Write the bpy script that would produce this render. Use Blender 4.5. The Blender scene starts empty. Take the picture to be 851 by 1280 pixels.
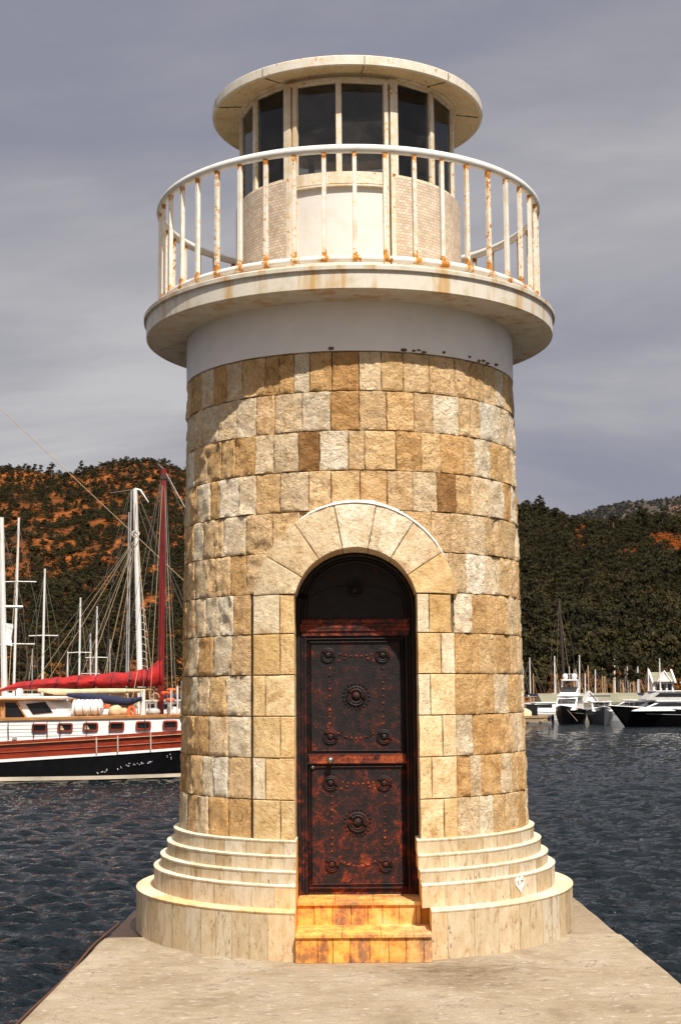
import bpy, bmesh, math, random
import numpy as np
from math import sin, cos, pi, radians, sqrt, atan2, asin
from mathutils import Vector, Matrix, noise
random.seed(7)
rng = np.random.default_rng(7)
S = bpy.context.scene
COL = S.collection

# ------------------------------------------------------------------ camera
F = 1779.0
P_, R_, Y_ = radians(7.1111), radians(.4788), radians(-.4233)
CAM = Vector((0, -10.787, 1.7))
cy, sy, cp, sp, cr, sr = cos(Y_), sin(Y_), cos(P_), sin(P_), cos(R_), sin(R_)
RT = Vector((cy, -sy, 0)); FW = Vector((cp*sy, cp*cy, sp)); UP = Vector((-sp*sy, -sp*cy, cp))
def ray(px, py):
    a, b = px - 425.5, 640 - py
    return FW + RT*((cr*a + sr*b)/F) + UP*((-sr*a + cr*b)/F)
def at_y(px, py, Y):
    r = ray(px, py); return CAM + r*((Y - CAM.y)/r.y)
cam = bpy.data.cameras.new('camera'); camo = bpy.data.objects.new('camera', cam); COL.objects.link(camo)
cam.sensor_fit = 'VERTICAL'; cam.sensor_height = 36; cam.lens = F/1280*36
cam.clip_start = .1; cam.clip_end = 8000
rr = RT*cr - UP*sr; uu = RT*sr + UP*cr
camo.matrix_world = Matrix(((rr.x, uu.x, -FW.x, CAM.x), (rr.y, uu.y, -FW.y, CAM.y), (rr.z, uu.z, -FW.z, CAM.z), (0, 0, 0, 1)))
S.camera = camo
S.render.resolution_x, S.render.resolution_y = 680, 1024
S.view_settings.view_transform = 'Standard'; S.view_settings.look = 'None'
S.view_settings.exposure = 0.38; S.view_settings.gamma = 1

# ------------------------------------------------------------------ light
SUN_EL, SUN_AZ = radians(54), radians(20)       # azimuth: to the right of the line back to the camera
SD = Vector((sin(SUN_AZ)*cos(SUN_EL), -cos(SUN_AZ)*cos(SUN_EL), sin(SUN_EL)))
sl = bpy.data.lights.new('sun', 'SUN'); sl.energy = 5.0; sl.angle = radians(.5); sl.color = (1, .945, .86)
so = bpy.data.objects.new('sun', sl); COL.objects.link(so); so.rotation_euler = (-SD).to_track_quat('-Z', 'Y').to_euler()

def nd(nt, t, **k):
    n = nt.nodes.new(t)
    for a, v in k.items():
        if a.startswith('i_'):
            key = a[2:]
            n.inputs[int(key) if key.isdigit() else key.replace('_', ' ')].default_value = v
        else: setattr(n, a, v)
    return n
def ramp(nt, stops, interp='LINEAR'):
    n = nt.nodes.new('ShaderNodeValToRGB'); cr_ = n.color_ramp; cr_.interpolation = interp
    while len(cr_.elements) > len(stops): cr_.elements.remove(cr_.elements[-1])
    while len(cr_.elements) < len(stops): cr_.elements.new(1)
    for e, (p, c) in zip(cr_.elements, stops):
        e.position = p; e.color = (c, c, c, 1) if isinstance(c, (int, float)) else (*c, 1)
    return n
def mixc(nt, fac, a, b, mode='MIX'):
    n = nt.nodes.new('ShaderNodeMix'); n.data_type = 'RGBA'; n.blend_type = mode
    for i, v in ((0, fac), (6, a), (7, b)):
        if hasattr(v, 'is_output'): nt.links.new(v, n.inputs[i])
        else: n.inputs[i].default_value = v if i == 0 else (*v, 1) if len(v) == 3 else v
    return n.outputs[2]
def math_(nt, op, a, b=0.0, c=None):
    n = nt.nodes.new('ShaderNodeMath'); n.operation = op
    for i, v in enumerate((a, b) if c is None else (a, b, c)):
        if hasattr(v, 'is_output'): nt.links.new(v, n.inputs[i])
        else: n.inputs[i].default_value = v
    return n.outputs[0]

W = bpy.data.worlds.new('World'); S.world = W; W.use_nodes = True
nt = W.node_tree; nt.nodes.clear(); L = nt.links
sky = nd(nt, 'ShaderNodeTexSky', sky_type='NISHITA', sun_disc=False, sun_elevation=SUN_EL, sun_rotation=pi - SUN_AZ)
b1 = nd(nt, 'ShaderNodeBackground', i_Strength=.08); L.new(sky.outputs[0], b1.inputs[0])
tc = nd(nt, 'ShaderNodeTexCoord'); sx = nd(nt, 'ShaderNodeSeparateXYZ'); L.new(tc.outputs['Generated'], sx.inputs[0])
zz = math_(nt, 'ADD', math_(nt, 'MAXIMUM', sx.outputs[2], 0), .22)
cx = nd(nt, 'ShaderNodeCombineXYZ'); L.new(math_(nt, 'DIVIDE', sx.outputs[0], zz), cx.inputs[0]); L.new(math_(nt, 'DIVIDE', sx.outputs[1], zz), cx.inputs[1])
mp = nd(nt, 'ShaderNodeMapping'); mp.inputs['Scale'].default_value = (.60, 1.2, 1); mp.inputs['Location'].default_value = (5.3, 2.2, 0); mp.inputs['Rotation'].default_value = (0, 0, radians(-7))
L.new(cx.outputs[0], mp.inputs[0])
n1 = nd(nt, 'ShaderNodeTexNoise', i_Scale=1.05, i_Detail=9.0, i_Roughness=.56, i_Distortion=.55); L.new(mp.outputs[0], n1.inputs['Vector'])
rc = ramp(nt, [(.34, (.215, .214, .265)), (.45, (.268, .262, .295)), (.54, (.325, .315, .333)), (.66, (.43, .415, .418))]); L.new(n1.outputs[0], rc.inputs[0])
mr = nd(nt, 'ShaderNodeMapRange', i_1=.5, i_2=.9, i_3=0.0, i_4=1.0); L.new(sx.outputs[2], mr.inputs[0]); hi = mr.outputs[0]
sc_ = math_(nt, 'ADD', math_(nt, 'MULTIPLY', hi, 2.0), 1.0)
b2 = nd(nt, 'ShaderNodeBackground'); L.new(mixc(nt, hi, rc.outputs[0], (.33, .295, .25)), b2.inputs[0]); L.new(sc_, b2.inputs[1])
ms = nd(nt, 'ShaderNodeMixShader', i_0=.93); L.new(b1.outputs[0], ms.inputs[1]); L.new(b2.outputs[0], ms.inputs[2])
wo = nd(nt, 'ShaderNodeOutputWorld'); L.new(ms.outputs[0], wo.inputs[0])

# ------------------------------------------------------------------ materials
def newmat(name):
    m = bpy.data.materials.new(name); m.use_nodes = True
    nt = m.node_tree; return m, nt, nt.nodes['Principled BSDF'], nt.links
def coords(nt, scale=(1, 1, 1), kind='Object', rnd=False):
    tc = nd(nt, 'ShaderNodeTexCoord'); mp = nd(nt, 'ShaderNodeMapping'); mp.inputs['Scale'].default_value = scale
    nt.links.new(tc.outputs[kind], mp.inputs[0])
    if rnd:
        oi = nd(nt, 'ShaderNodeObjectInfo'); c = nd(nt, 'ShaderNodeCombineXYZ')
        for i in range(3): nt.links.new(math_(nt, 'MULTIPLY', oi.outputs['Random'], 37.0 + 11*i), c.inputs[i])
        nt.links.new(c.outputs[0], mp.inputs['Location'])
    return mp.outputs[0]
def noi(nt, vec, scale, detail=4, rough=.55, dist=0):
    n = nd(nt, 'ShaderNodeTexNoise', i_Scale=scale, i_Detail=float(detail), i_Roughness=rough, i_Distortion=float(dist)); nt.links.new(vec, n.inputs['Vector']); return n.outputs[0]
def bump(nt, b, h, strength, dist, prev=None):
    n = nd(nt, 'ShaderNodeBump', i_Strength=strength, i_Distance=dist); nt.links.new(h, n.inputs['Height'])
    if prev: nt.links.new(prev, n.inputs['Normal'])
    nt.links.new(n.outputs[0], b.inputs['Normal']); return n.outputs[0]
def simple(name, col, rough=.6, metal=0, var=.25, scale=6, bs=0, bd=.004, bscale=60, spec=.5, sc3=(1, 1, 1), rnd=False):
    m, nt, b, L = newmat(name); v = coords(nt, sc3, rnd=rnd)
    n = noi(nt, v, scale, 6, .6)
    r = ramp(nt, [(.3, tuple(c*(1 - var) for c in col)), (.7, tuple(min(1, c*(1 + var)) for c in col))]); L.new(n, r.inputs[0])
    L.new(r.outputs[0], b.inputs['Base Color'])
    b.inputs['Roughness'].default_value = rough; b.inputs['Metallic'].default_value = metal; b.inputs['Specular IOR Level'].default_value = spec
    if bs: bump(nt, b, noi(nt, v, bscale, 5, .65), bs, bd)
    return m

def stone_mat(name, rockface=True):
    m, nt, b, L = newmat(name); v = coords(nt)
    at = nd(nt, 'ShaderNodeAttribute', attribute_name='Col')
    n1 = noi(nt, v, 7.5, 9, .70, .7); n2 = noi(nt, v, 38, 6, .7)
    c = at.outputs[0]
    r1 = ramp(nt, [(.30, (.58, .42, .25)), (.42, (.96, .90, .80)), (.54, (1.13, 1.13, 1.12)), (.70, (1.38, 1.46, 1.60))]); L.new(n1, r1.inputs[0])
    c = mixc(nt, .85, c, r1.outputs[0], 'MULTIPLY')
    r2 = ramp(nt, [(.32, (.26, .17, .08)), (.41, (.96, .94, .91)), (.62, (1.14, 1.14, 1.14))]); L.new(n2, r2.inputs[0])
    c = mixc(nt, .75 if rockface else .7, c, r2.outputs[0], 'MULTIPLY')
    # pits with a shape of their own
    vo = nd(nt, 'ShaderNodeTexVoronoi', i_Scale=46.0 if rockface else 60.0, i_Randomness=1.0); L.new(v, vo.inputs['Vector'])
    n3 = noi(nt, v, 5.5, 3, .6)
    pit = math_(nt, 'MULTIPLY', ramp_out(nt, vo.outputs['Distance'], [(.10, 1), (.2, 0)]), ramp_out(nt, n3, [(.5, 0), (.6, 1)]))
    c = mixc(nt, math_(nt, 'MULTIPLY', pit, .7), c, (.16, .09, .035))
    L.new(c, b.inputs['Base Color']); b.inputs['Roughness'].default_value = .88; b.inputs['Specular IOR Level'].default_value = .25
    h = math_(nt, 'SUBTRACT', math_(nt, 'ADD', n2, math_(nt, 'MULTIPLY', noi(nt, v, 21, 7, .72, 1.2), 1.7 if rockface else .3)), math_(nt, 'MULTIPLY', pit, .8))
    bump(nt, b, h, 1.0 if rockface else .75, .030 if rockface else .018)
    return m
def ramp_out(nt, sock, stops):
    r = ramp(nt, stops); nt.links.new(sock, r.inputs[0]); return r.outputs[0]

def trav_mat(name, stain=0.0):
    """Travertine slab: vertical veins, small dark holes; optionally rust-washed."""
    m, nt, b, L = newmat(name); v = coords(nt)
    at = nd(nt, 'ShaderNodeAttribute', attribute_name='Col')
    vs = coords(nt, (1, 1, .38))
    n1 = noi(nt, vs, 22, 7, .68, .8); n2 = noi(nt, vs, 60, 4, .6)
    r1 = ramp(nt, [(.31, (.52, .36, .20)), (.42, (.90, .83, .73)), (.54, (1.03, 1.02, 1.0)), (.68, (1.18, 1.21, 1.25))]); L.new(n1, r1.inputs[0])
    c = mixc(nt, .8, at.outputs[0], r1.outputs[0], 'MULTIPLY')
    holes = math_(nt, 'MULTIPLY', ramp_out(nt, n2, [(.33, 1), (.39, 0)]), ramp_out(nt, noi(nt, v, 4, 2), [(.46, 0), (.56, 1)]))
    c = mixc(nt, math_(nt, 'MULTIPLY', holes, .75), c, (.1, .055, .02))
    if stain:
        c = mixc(nt, .6, c, at.outputs[0])
        n4 = math_(nt, 'ADD', math_(nt, 'MULTIPLY', noi(nt, coords(nt, (1, 1, .7)), 17, 9, .8, .2), .6), math_(nt, 'MULTIPLY', noi(nt, v, 4.5, 4, .6), .42))
        rs = ramp(nt, [(.40, (.03, .008, .004)), (.46, (.30, .055, .006)), (.51, (.76, .23, .010)), (.57, (.82, .41, .035)), (.64, (.72, .50, .18)), (.74, (.62, .53, .38))]); L.new(n4, rs.inputs[0])
        sxs = nd(nt, 'ShaderNodeSeparateXYZ'); L.new(v, sxs.inputs[0])
        c = mixc(nt, math_(nt, 'MULTIPLY', stain, ramp_out(nt, math_(nt, 'ADD', math_(nt, 'MULTIPLY', n4, .9), math_(nt, 'MULTIPLY', sxs.outputs[0], .55)), [(.56, 1), (.80, .45)])), c, rs.outputs[0])
    # rust wash where the attribute's alpha says so (stains below the door)
    n5 = noi(nt, coords(nt, (1, 1, .7)), 9, 8, .74)
    rs2 = ramp(nt, [(.35, (.62, .17, .010)), (.55, (.86, .46, .05))]); L.new(n5, rs2.inputs[0])
    c = mixc(nt, math_(nt, 'MULTIPLY', math_(nt, 'SUBTRACT', 1.0, at.outputs['Alpha']), ramp_out(nt, n5, [(.25, 1), (.8, .25)])), c, rs2.outputs[0])
    L.new(c, b.inputs['Base Color']); b.inputs['Roughness'].default_value = .7; b.inputs['Specular IOR Level'].default_value = .3
    bump(nt, b, math_(nt, 'SUBTRACT', n1, math_(nt, 'MULTIPLY', holes, 1.2)), .4, .008)
    return m

def paint_mat(name, base=(.78, .75, .70), rust_at=.66, streak=0.0, grime=.35, endrust=0.0, rnd=False, rustcol=((.60, .23, .018), (.20, .06, .012))):
    """White paint, yellowed and flaking to rust. Col.r adds rust; endrust adds it at the two ends of a bar of that length."""
    m, nt, b, L = newmat(name); v = coords(nt, rnd=rnd)
    n1 = noi(nt, v, 8, 6, .65); n2 = noi(nt, v, 34, 7, .7, .4)
    rg = ramp(nt, [(.32, tuple(x*y for x, y in zip(base, (.78, .68, .5)))), (.5, tuple(x*y for x, y in zip(base, (.97, .95, .9)))), (.7, base)]); L.new(n1, rg.inputs[0])
    c = mixc(nt, grime, base, rg.outputs[0])
    amt = math_(nt, 'ADD', math_(nt, 'MULTIPLY', n2, .75), math_(nt, 'MULTIPLY', n1, .25))
    at = nd(nt, 'ShaderNodeAttribute', attribute_name='Col')
    amt = math_(nt, 'ADD', amt, math_(nt, 'MULTIPLY', at.outputs['Fac'], .42))
    if endrust:
        sp_ = nd(nt, 'ShaderNodeSeparateXYZ'); tcx = nd(nt, 'ShaderNodeTexCoord'); L.new(tcx.outputs['Object'], sp_.inputs[0])
        d = math_(nt, 'ABSOLUTE', math_(nt, 'SUBTRACT', math_(nt, 'DIVIDE', sp_.outputs[2], endrust), .5))
        amt = math_(nt, 'ADD', amt, ramp_out(nt, d, [(.40, 0), (.5, .26)]))
        oi = nd(nt, 'ShaderNodeObjectInfo'); amt = math_(nt, 'ADD', amt, math_(nt, 'MULTIPLY', math_(nt, 'SUBTRACT', oi.outputs['Random'], .5), .12))
    if streak:
        n3 = noi(nt, coords(nt, (1, 1, .12)), 7, 5, .6)
        ry = ramp_out(nt, n3, [(.53, 0), (.66, 1)])
        c = mixc(nt, math_(nt, 'MULTIPLY', ry, streak), c, (.50, .29, .09))
    rust = ramp_out(nt, amt, [(rust_at, 0), (rust_at + .05, 1)])
    rusty = mixc(nt, ramp_out(nt, n2, [(.45, 0), (.7, 1)]), rustcol[0], rustcol[1])
    halo = ramp_out(nt, amt, [(rust_at - .09, 0), (rust_at, .55)])
    c = mixc(nt, halo, c, (.74, .44, .13)); c = mixc(nt, rust, c, rusty)
    L.new(c, b.inputs['Base Color'])
    L.new(math_(nt, 'ADD', math_(nt, 'MULTIPLY', rust, .45), .42), b.inputs['Roughness'])
    bump(nt, b, math_(nt, 'SUBTRACT', math_(nt, 'MULTIPLY', n2, .4), rust), .3, .004)
    return m

def iron_mat(name, rust=.55):
    m, nt, b, L = newmat(name); v = coords(nt)
    n1 = noi(nt, v, 11, 9, .78, .5); n2 = noi(nt, v, 60, 6, .75)
    a = math_(nt, 'ADD', math_(nt, 'MULTIPLY', n1, .7), math_(nt, 'MULTIPLY', n2, .3))
    sz = nd(nt, 'ShaderNodeSeparateXYZ'); L.new(v, sz.inputs[0])
    a = math_(nt, 'ADD', a, math_(nt, 'MULTIPLY', math_(nt, 'SUBTRACT', 1.35, sz.outputs[2]), .042))
    c = ramp(nt, [(.36, (.006, .005, .005)), (rust - .06, (.013, .008, .008)), (rust - .01, (.06, .011, .007)), (rust + .04, (.17, .026, .010)), (rust + .11, (.34, .075, .02)), (.9, (.3, .2, .12))]); L.new(a, c.inputs[0])
    L.new(c.outputs[0], b.inputs['Base Color']); b.inputs['Metallic'].default_value = .15
    L.new(ramp_out(nt, a, [(.4, .42), (.6, .8)]), b.inputs['Roughness']); b.inputs['Specular IOR Level'].default_value = .35
    bump(nt, b, a, .7, .012); return m

def wood_mat(name, col, dark, rough=.4, scale=(.6, 6, 6), coat=0.0):
    m, nt, b, L = newmat(name); v = coords(nt, scale)
    n = noi(nt, v, 3, 7, .65, .5); r = ramp(nt, [(.34, dark), (.55, col), (.8, tuple(min(1, x*1.5) for x in col))]); L.new(n, r.inputs[0])
    L.new(r.outputs[0], b.inputs['Base Color']); b.inputs['Roughness'].default_value = rough; b.inputs['Coat Weight'].default_value = coat; b.inputs['Coat Roughness'].default_value = .2
    bump(nt, b, n, .2, .005); return m

def glass_mat(name, tint=(.5, .5, .5)):
    m, nt, b, L = newmat(name); nt.nodes.remove(b)
    t = nd(nt, 'ShaderNodeBsdfTransparent'); t.inputs[0].default_value = (*tint, 1)
    g = nd(nt, 'ShaderNodeBsdfGlossy', i_Roughness=.03); fr = nd(nt, 'ShaderNodeFresnel', i_IOR=1.5)
    d = nd(nt, 'ShaderNodeBsdfDiffuse'); d.inputs[0].default_value = (.35, .31, .27, 1)
    v = coords(nt); n = noi(nt, v, 5, 6, .65)
    m1 = nd(nt, 'ShaderNodeMixShader'); L.new(ramp_out(nt, n, [(.45, .015), (.75, .11)]), m1.inputs[0]); L.new(t.outputs[0], m1.inputs[1]); L.new(d.outputs[0], m1.inputs[2])
    mx = nd(nt, 'ShaderNodeMixShader'); L.new(fr.outputs[0], mx.inputs[0]); L.new(m1.outputs[0], mx.inputs[1]); L.new(g.outputs[0], mx.inputs[2])
    L.new(mx.outputs[0], nt.nodes['Material Output'].inputs[0]); return m

M = {}
M['stone'] = stone_mat('rough ashlar'); M['smooth_stone'] = stone_mat('dressed limestone', False)
M['trav'] = trav_mat('travertine'); M['rust_trav'] = trav_mat('rust stained travertine', .82)
M['mortar'] = simple('mortar', (.13, .085, .045), .95, var=.3, scale=12, bs=.4)
M['white_mortar'] = simple('white mortar', (.82, .79, .74), .9, var=.1, scale=30, bs=.5)
M['plaster'] = simple('white plaster', (.84, .80, .76), .85, var=.06, scale=4, bs=.25, bd=.006, bscale=30)
M['slab'] = paint_mat('gallery paint', (.66, .61, .53), .665, streak=.9, grime=.9)
M['rail'] = paint_mat('railing paint', (.77, .755, .73), .665, grime=.6)
M['bar'] = paint_mat('baluster paint', (.76, .73, .67), .585, grime=.9, endrust=.74, rnd=True)
M['frame'] = paint_mat('lantern frame paint', (.71, .66, .57), .575, grime=1.0, streak=.4)
M['rim'] = paint_mat('roof rim paint', (.70, .66, .59), .60, grime=.8, streak=.3, rustcol=((.30, .15, .05), (.07, .04, .02)))
M['panel'] = paint_mat('door panel paint', (.68, .64, .59), .70, grime=.3)
M['roof'] = paint_mat('roof paint', (.68, .56, .37), .585, grime=.9, streak=.1, rustcol=((.34, .17, .05), (.09, .045, .02)))
M['iron'] = iron_mat('rusting iron', .572); M['rusty_iron'] = iron_mat('red rusted iron', .46)
M['black_iron'] = iron_mat('black iron', .68)
M['glass'] = glass_mat('lantern glass', (.80, .79, .77))
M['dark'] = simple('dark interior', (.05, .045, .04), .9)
M['knob'] = simple('worn steel', (.3, .28, .26), .35, .9)

# ------------------------------------------------------------------ mesh builder
class MB:
    def __init__(s): s.v = []; s.f = []; s.c = []
    def add(s, vs, fs, col=None):
        o = len(s.v); s.v += [tuple(v) for v in vs]; s.f += [tuple(i + o for i in f) for f in fs]; s.c += [col]*len(fs); return s
    def box(s, a, b, col=None):
        (x0, y0, z0), (x1, y1, z1) = a, b
        vs = [(x, y, z) for x in (x0, x1) for y in (y0, y1) for z in (z0, z1)]
        return s.add(vs, [(0, 1, 3, 2), (4, 6, 7, 5), (0, 4, 5, 1), (2, 3, 7, 6), (0, 2, 6, 4), (1, 5, 7, 3)], col)
    def loft(s, rings, closed=True, caps=True, col=None):
        """rings: list of point lists of equal length."""
        n = len(rings[0]); vs = [p for r in rings for p in r]; fs = []
        for i in range(len(rings) - 1):
            for j in range(n if closed else n - 1):
                k = (j + 1) % n; fs.append((i*n + j, i*n + k, (i + 1)*n + k, (i + 1)*n + j))
        if caps and closed: fs.append(tuple(range(n - 1, -1, -1))); fs.append(tuple((len(rings) - 1)*n + j for j in range(n)))
        return s.add(vs, fs, col)
    def tube(s, pts, r, n=8, col=None, closed=False, caps=True):
        pts = [Vector(p) for p in pts]; rings = []; up = Vector((0, 0, 1))
        rs = r if isinstance(r, (list, tuple)) else [r]*len(pts)
        for i, p in enumerate(pts):
            a = pts[i - 1] if (i or closed) else p; b = pts[(i + 1) % len(pts)] if (i < len(pts) - 1 or closed) else p
            t = (b - a).normalized(); x = t.cross(up if abs(t.z) < .95 else Vector((1, 0, 0))).normalized(); y = t.cross(x)
            rings.append([p + (x*cos(2*pi*k/n) + y*sin(2*pi*k/n))*rs[i] for k in range(n)])
        if closed: rings.append(rings[0])
        return s.loft(rings, True, caps and not closed, col)
    def lathe(s, prof, n=64, a0=0, a1=2*pi, col=None, loop=False):
        full = abs(a1 - a0 - 2*pi) < 1e-6; m = n if full else n + 1
        rings = [[(r*sin(a0 + (a1 - a0)*k/n), -r*cos(a0 + (a1 - a0)*k/n), z) for k in range(m)] for r, z in prof]
        if loop: rings.append(rings[0])
        return s.loft(rings, full, False, col)
    def ball(s, c, r, sc=(1, 1, 1), n=12, m=8, col=None):
        rings = [[(c[0] + r*sc[0]*max(1e-3, sin(pi*i/m))*cos(2*pi*k/n), c[1] + r*sc[1]*max(1e-3, sin(pi*i/m))*sin(2*pi*k/n), c[2] - r*sc[2]*cos(pi*i/m)) for k in range(n)] for i in range(m + 1)]
        return s.loft(rings, True, True, col)
    def prism(s, poly, y0, y1, col=None):
        """poly in (x, z), extruded along y."""
        return s.loft([[(x, y0, z) for x, z in poly], [(x, y1, z) for x, z in poly]], True, True, col)
    def build(s, name, mat, parent=None, smooth=False, bevel=0, loc=None, angle=40):
        me = bpy.data.meshes.new(name); me.from_pydata(s.v, [], s.f)
        if any(c is not None for c in s.c):
            at = me.color_attributes.new('Col', 'FLOAT_COLOR', 'CORNER'); arr = []
            for f, c in zip(s.f, s.c):
                c = c or (0, 0, 0, 1); c = c if len(c) == 4 else (*c, 1); arr += list(c)*len(f)
            at.data.foreach_set('color', arr)
        bm = bmesh.new(); bm.from_mesh(me); bmesh.ops.recalc_face_normals(bm, faces=bm.faces[:]); bm.to_mesh(me); bm.free()
        if smooth:
            me.polygons.foreach_set('use_smooth', [True]*len(me.polygons))
            try: me.set_sharp_from_angle(angle=radians(angle))
            except Exception: pass
        o = bpy.data.objects.new(name, me); COL.objects.link(o)
        if mat: me.materials.append(mat)
        if parent: o.parent = parent
        if loc: o.location = loc
        if bevel:
            md = o.modifiers.new('bevel', 'BEVEL'); md.width = bevel; md.segments = 2; md.limit_method = 'ANGLE'; md.angle_limit = radians(50)
        return o
def tag(o, label=None, cat=None, group=None, kind=None):
    for k, v in (('label', label), ('category', cat), ('group', group), ('kind', kind)):
        if v: o[k] = v
    return o
def empty(name, loc=(0, 0, 0), rz=0, **k):
    o = bpy.data.objects.new(name, None); COL.objects.link(o); o.location = loc; o.rotation_euler = (0, 0, rz); o.empty_display_size = .3
    return tag(o, **k)
def copy_tree(o, parent=None):
    c = o.copy(); COL.objects.link(c); c.parent = parent
    for ch in o.children: copy_tree(ch, c)
    return c

# ================================================================== THE LIGHTHOUSE
LH = empty('lighthouse', (0, 0, 0), label='round sandstone lighthouse with a rusty iron door and white railed gallery on the quay', cat='lighthouse')
ZB, ZT = .70, 4.0
def RW(z): return 1.283 + (1.243 - 1.283)*(z - ZB)/(ZT - ZB)
DX, DW, DZ = .026, .412, 2.255           # door axis, half width, springing height
AR_IN, AR_OUT = .388, .70
def in_open(X, z, g=0.0):
    if z <= DZ: return abs(X - DX) < DW + g
    return ((X - DX)/(DW + g))**2 + ((z - DZ)/(AR_IN + g))**2 < 1
PAL = [((.80, .55, .30), 6), ((.72, .44, .19), 4.5), ((.84, .64, .41), 6.5), ((.87, .71, .50), 4.4), ((.56, .315, .125), 1.2), ((.78, .51, .25), 5.5), ((.90, .77, .59), 2.0), ((.36, .19, .07), .35)]
def stone_col(r):
    c = r.choices([p[0] for p in PAL], [p[1] for p in PAL])[0]; k = r.uniform(.88, 1.12); w = r.uniform(-.03, .03)
    return (c[0]*k, c[1]*k*(1 + w), c[2]*k*(1 + 2*w), 1)

def block(mb, a0, a1, z0, z1, col, seed, rough=.010, depth=.07, gap=.0026, R=None, proud=0.0, nx=9, nz=11, skip=None, drop=0.0):
    """one rock-faced block of the curved wall: a displaced front grid with sides turned in"""
    R = R or RW; rm = R((z0 + z1)/2); ga = gap/rm
    off = Vector((seed*3.7, seed*1.3, seed*.7)); lean = random.uniform(-.004, .004)
    vs = []; idx = {}
    ts = [0] + [.022 + .956*i/(nx - 2) for i in range(nx - 1)] + [1]; us = [0] + [.016 + .968*i/(nz - 2) for i in range(nz - 1)] + [1]
    for i, t in enumerate(ts):
        for j, u in enumerate(us):
            e = i in (0, len(ts) - 1) or j in (0, len(us) - 1)
            wob = .0045*noise.noise(off + Vector((t*3, u*4, 9)))
            a = a0 + ga + (a1 - a0 - 2*ga)*t + (wob/rm if i in (0, len(ts) - 1) else 0); z = z0 + gap + (z1 - z0 - 2*gap)*u + (wob if j in (0, len(us) - 1) else 0)
            p = Vector((a*rm, 0, z))
            h = noise.fractal(p*12 + off, .8, 2.1, 4)*rough*1.1 + noise.noise(p*4.5 + off)*rough*.9 + noise.noise(p*27 + off*2)*rough*.45
            if e: h = -.0045 + h*.3
            r = R(z) + proud + h + lean*(t - .5) + random.uniform(-.0012, .0012)*(rough > .004) - drop
            idx[i, j] = len(vs); vs.append((r*sin(a), -r*cos(a), z))
    fs = []
    def ok(q):
        if not skip: return True
        X = sum(vs[k][0] for k in q)/4; z = sum(vs[k][2] for k in q)/4
        return not skip(X, z)
    for i in range(len(ts) - 1):
        for j in range(len(us) - 1):
            q = (idx[i, j], idx[i + 1, j], idx[i + 1, j + 1], idx[i, j + 1])
            if ok(q): fs.append(q)
    nF = len(fs)
    edge = [(i, 0) for i in range(len(ts))] + [(len(ts) - 1, j) for j in range(1, len(us))] + [(i, len(us) - 1) for i in range(len(ts) - 2, -1, -1)] + [(0, j) for j in range(len(us) - 2, 0, -1)]
    b = len(vs)
    for e in edge:
        x, y, z = vs[idx[e]]; r = math.hypot(x, y); k = (r - depth)/r; vs.append((x*k, y*k, z))
    for k in range(len(edge)):
        k2 = (k + 1) % len(edge); q = (idx[edge[k]], b + k, b + k2, idx[edge[k2]])
        if ok(q): fs.append(q)
    mb.add(vs, fs, col)

wall = MB(); NC = 12; ch = (ZT - ZB)/NC; r2 = random.Random(21)
ring = (AR_IN + AR_OUT)/2 - .02
def skip_cells(X, z):
    if z <= 2.33: return -.70 + .045 < X < .70 - .02
    return ((X - DX)/ring)**2 + ((z - DZ)/ring)**2 < 1
JX0, JX1 = -.672, .694
for c in range(NC):
    z0 = ZB + c*ch; z1 = z0 + ch; rm = RW((z0 + z1)/2)
    below = z1 < 2.36
    if below:
        aL, aR = asin(JX0/rm), asin(JX1/rm); a = aR + .006; end = aL + 2*pi - .024  # wider gap at the left jamb: strip of dark mortar stands in for its shadow
    else: a = r2.uniform(-.15, 0) - pi; end = a + 2*pi
    ws = []
    while sum(ws) < end - a: ws.append(r2.choice((.125, .15, .15, .16, .165, .13, .12, .175, .09)))
    k = (end - a)/sum(ws)
    for w in ws:
        a1 = a + w*k; dr = 0
        col = stone_col(r2)
        if abs((a + a1)/2 % (2*pi) - .57) < .07 and c == 4: dr = .035
        am = (a + a1)/2; X0 = rm*sin(am); front = cos(am) > -.2
        near = front and abs(X0) < .95 and z1 > 2.1
        block(wall, a, a1, z0, z1, col, len(wall.f)*.01, rough=r2.choice((.009, .011, .008, .013)), skip=skip_cells if near else None,
              nx=(13 if near else 9) if front else 4, nz=(14 if near else 11) if front else 5, drop=dr)
        a = a1
wo_ = wall.build('stone_wall', M['stone'], LH, smooth=True, angle=55)
# mortar core behind the blocks, open at the doorway
core = MB(); n = 180
vs = []; fs = []
zs = [ZB - .02 + (ZT + .3 - ZB)*j/60 for j in range(61)]
for j, z in enumerate(zs):
    for i in range(n):
        a = 2*pi*i/n; r = RW(z) - .02; vs.append((r*sin(a), -r*cos(a), z))
for j in range(60):
    for i in range(n):
        q = (j*n + i, j*n + (i + 1) % n, (j + 1)*n + (i + 1) % n, (j + 1)*n + i)
        X = sum(vs[k][0] for k in q)/4; Y = sum(vs[k][1] for k in q)/4; z = sum(vs[k][2] for k in q)/4
        if Y < 0 and in_open(X, z, .06): continue
        fs.append(q)
core.add(vs, fs, (.13, .085, .045, 1)).build('wall_core', M['mortar'], LH)

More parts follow.
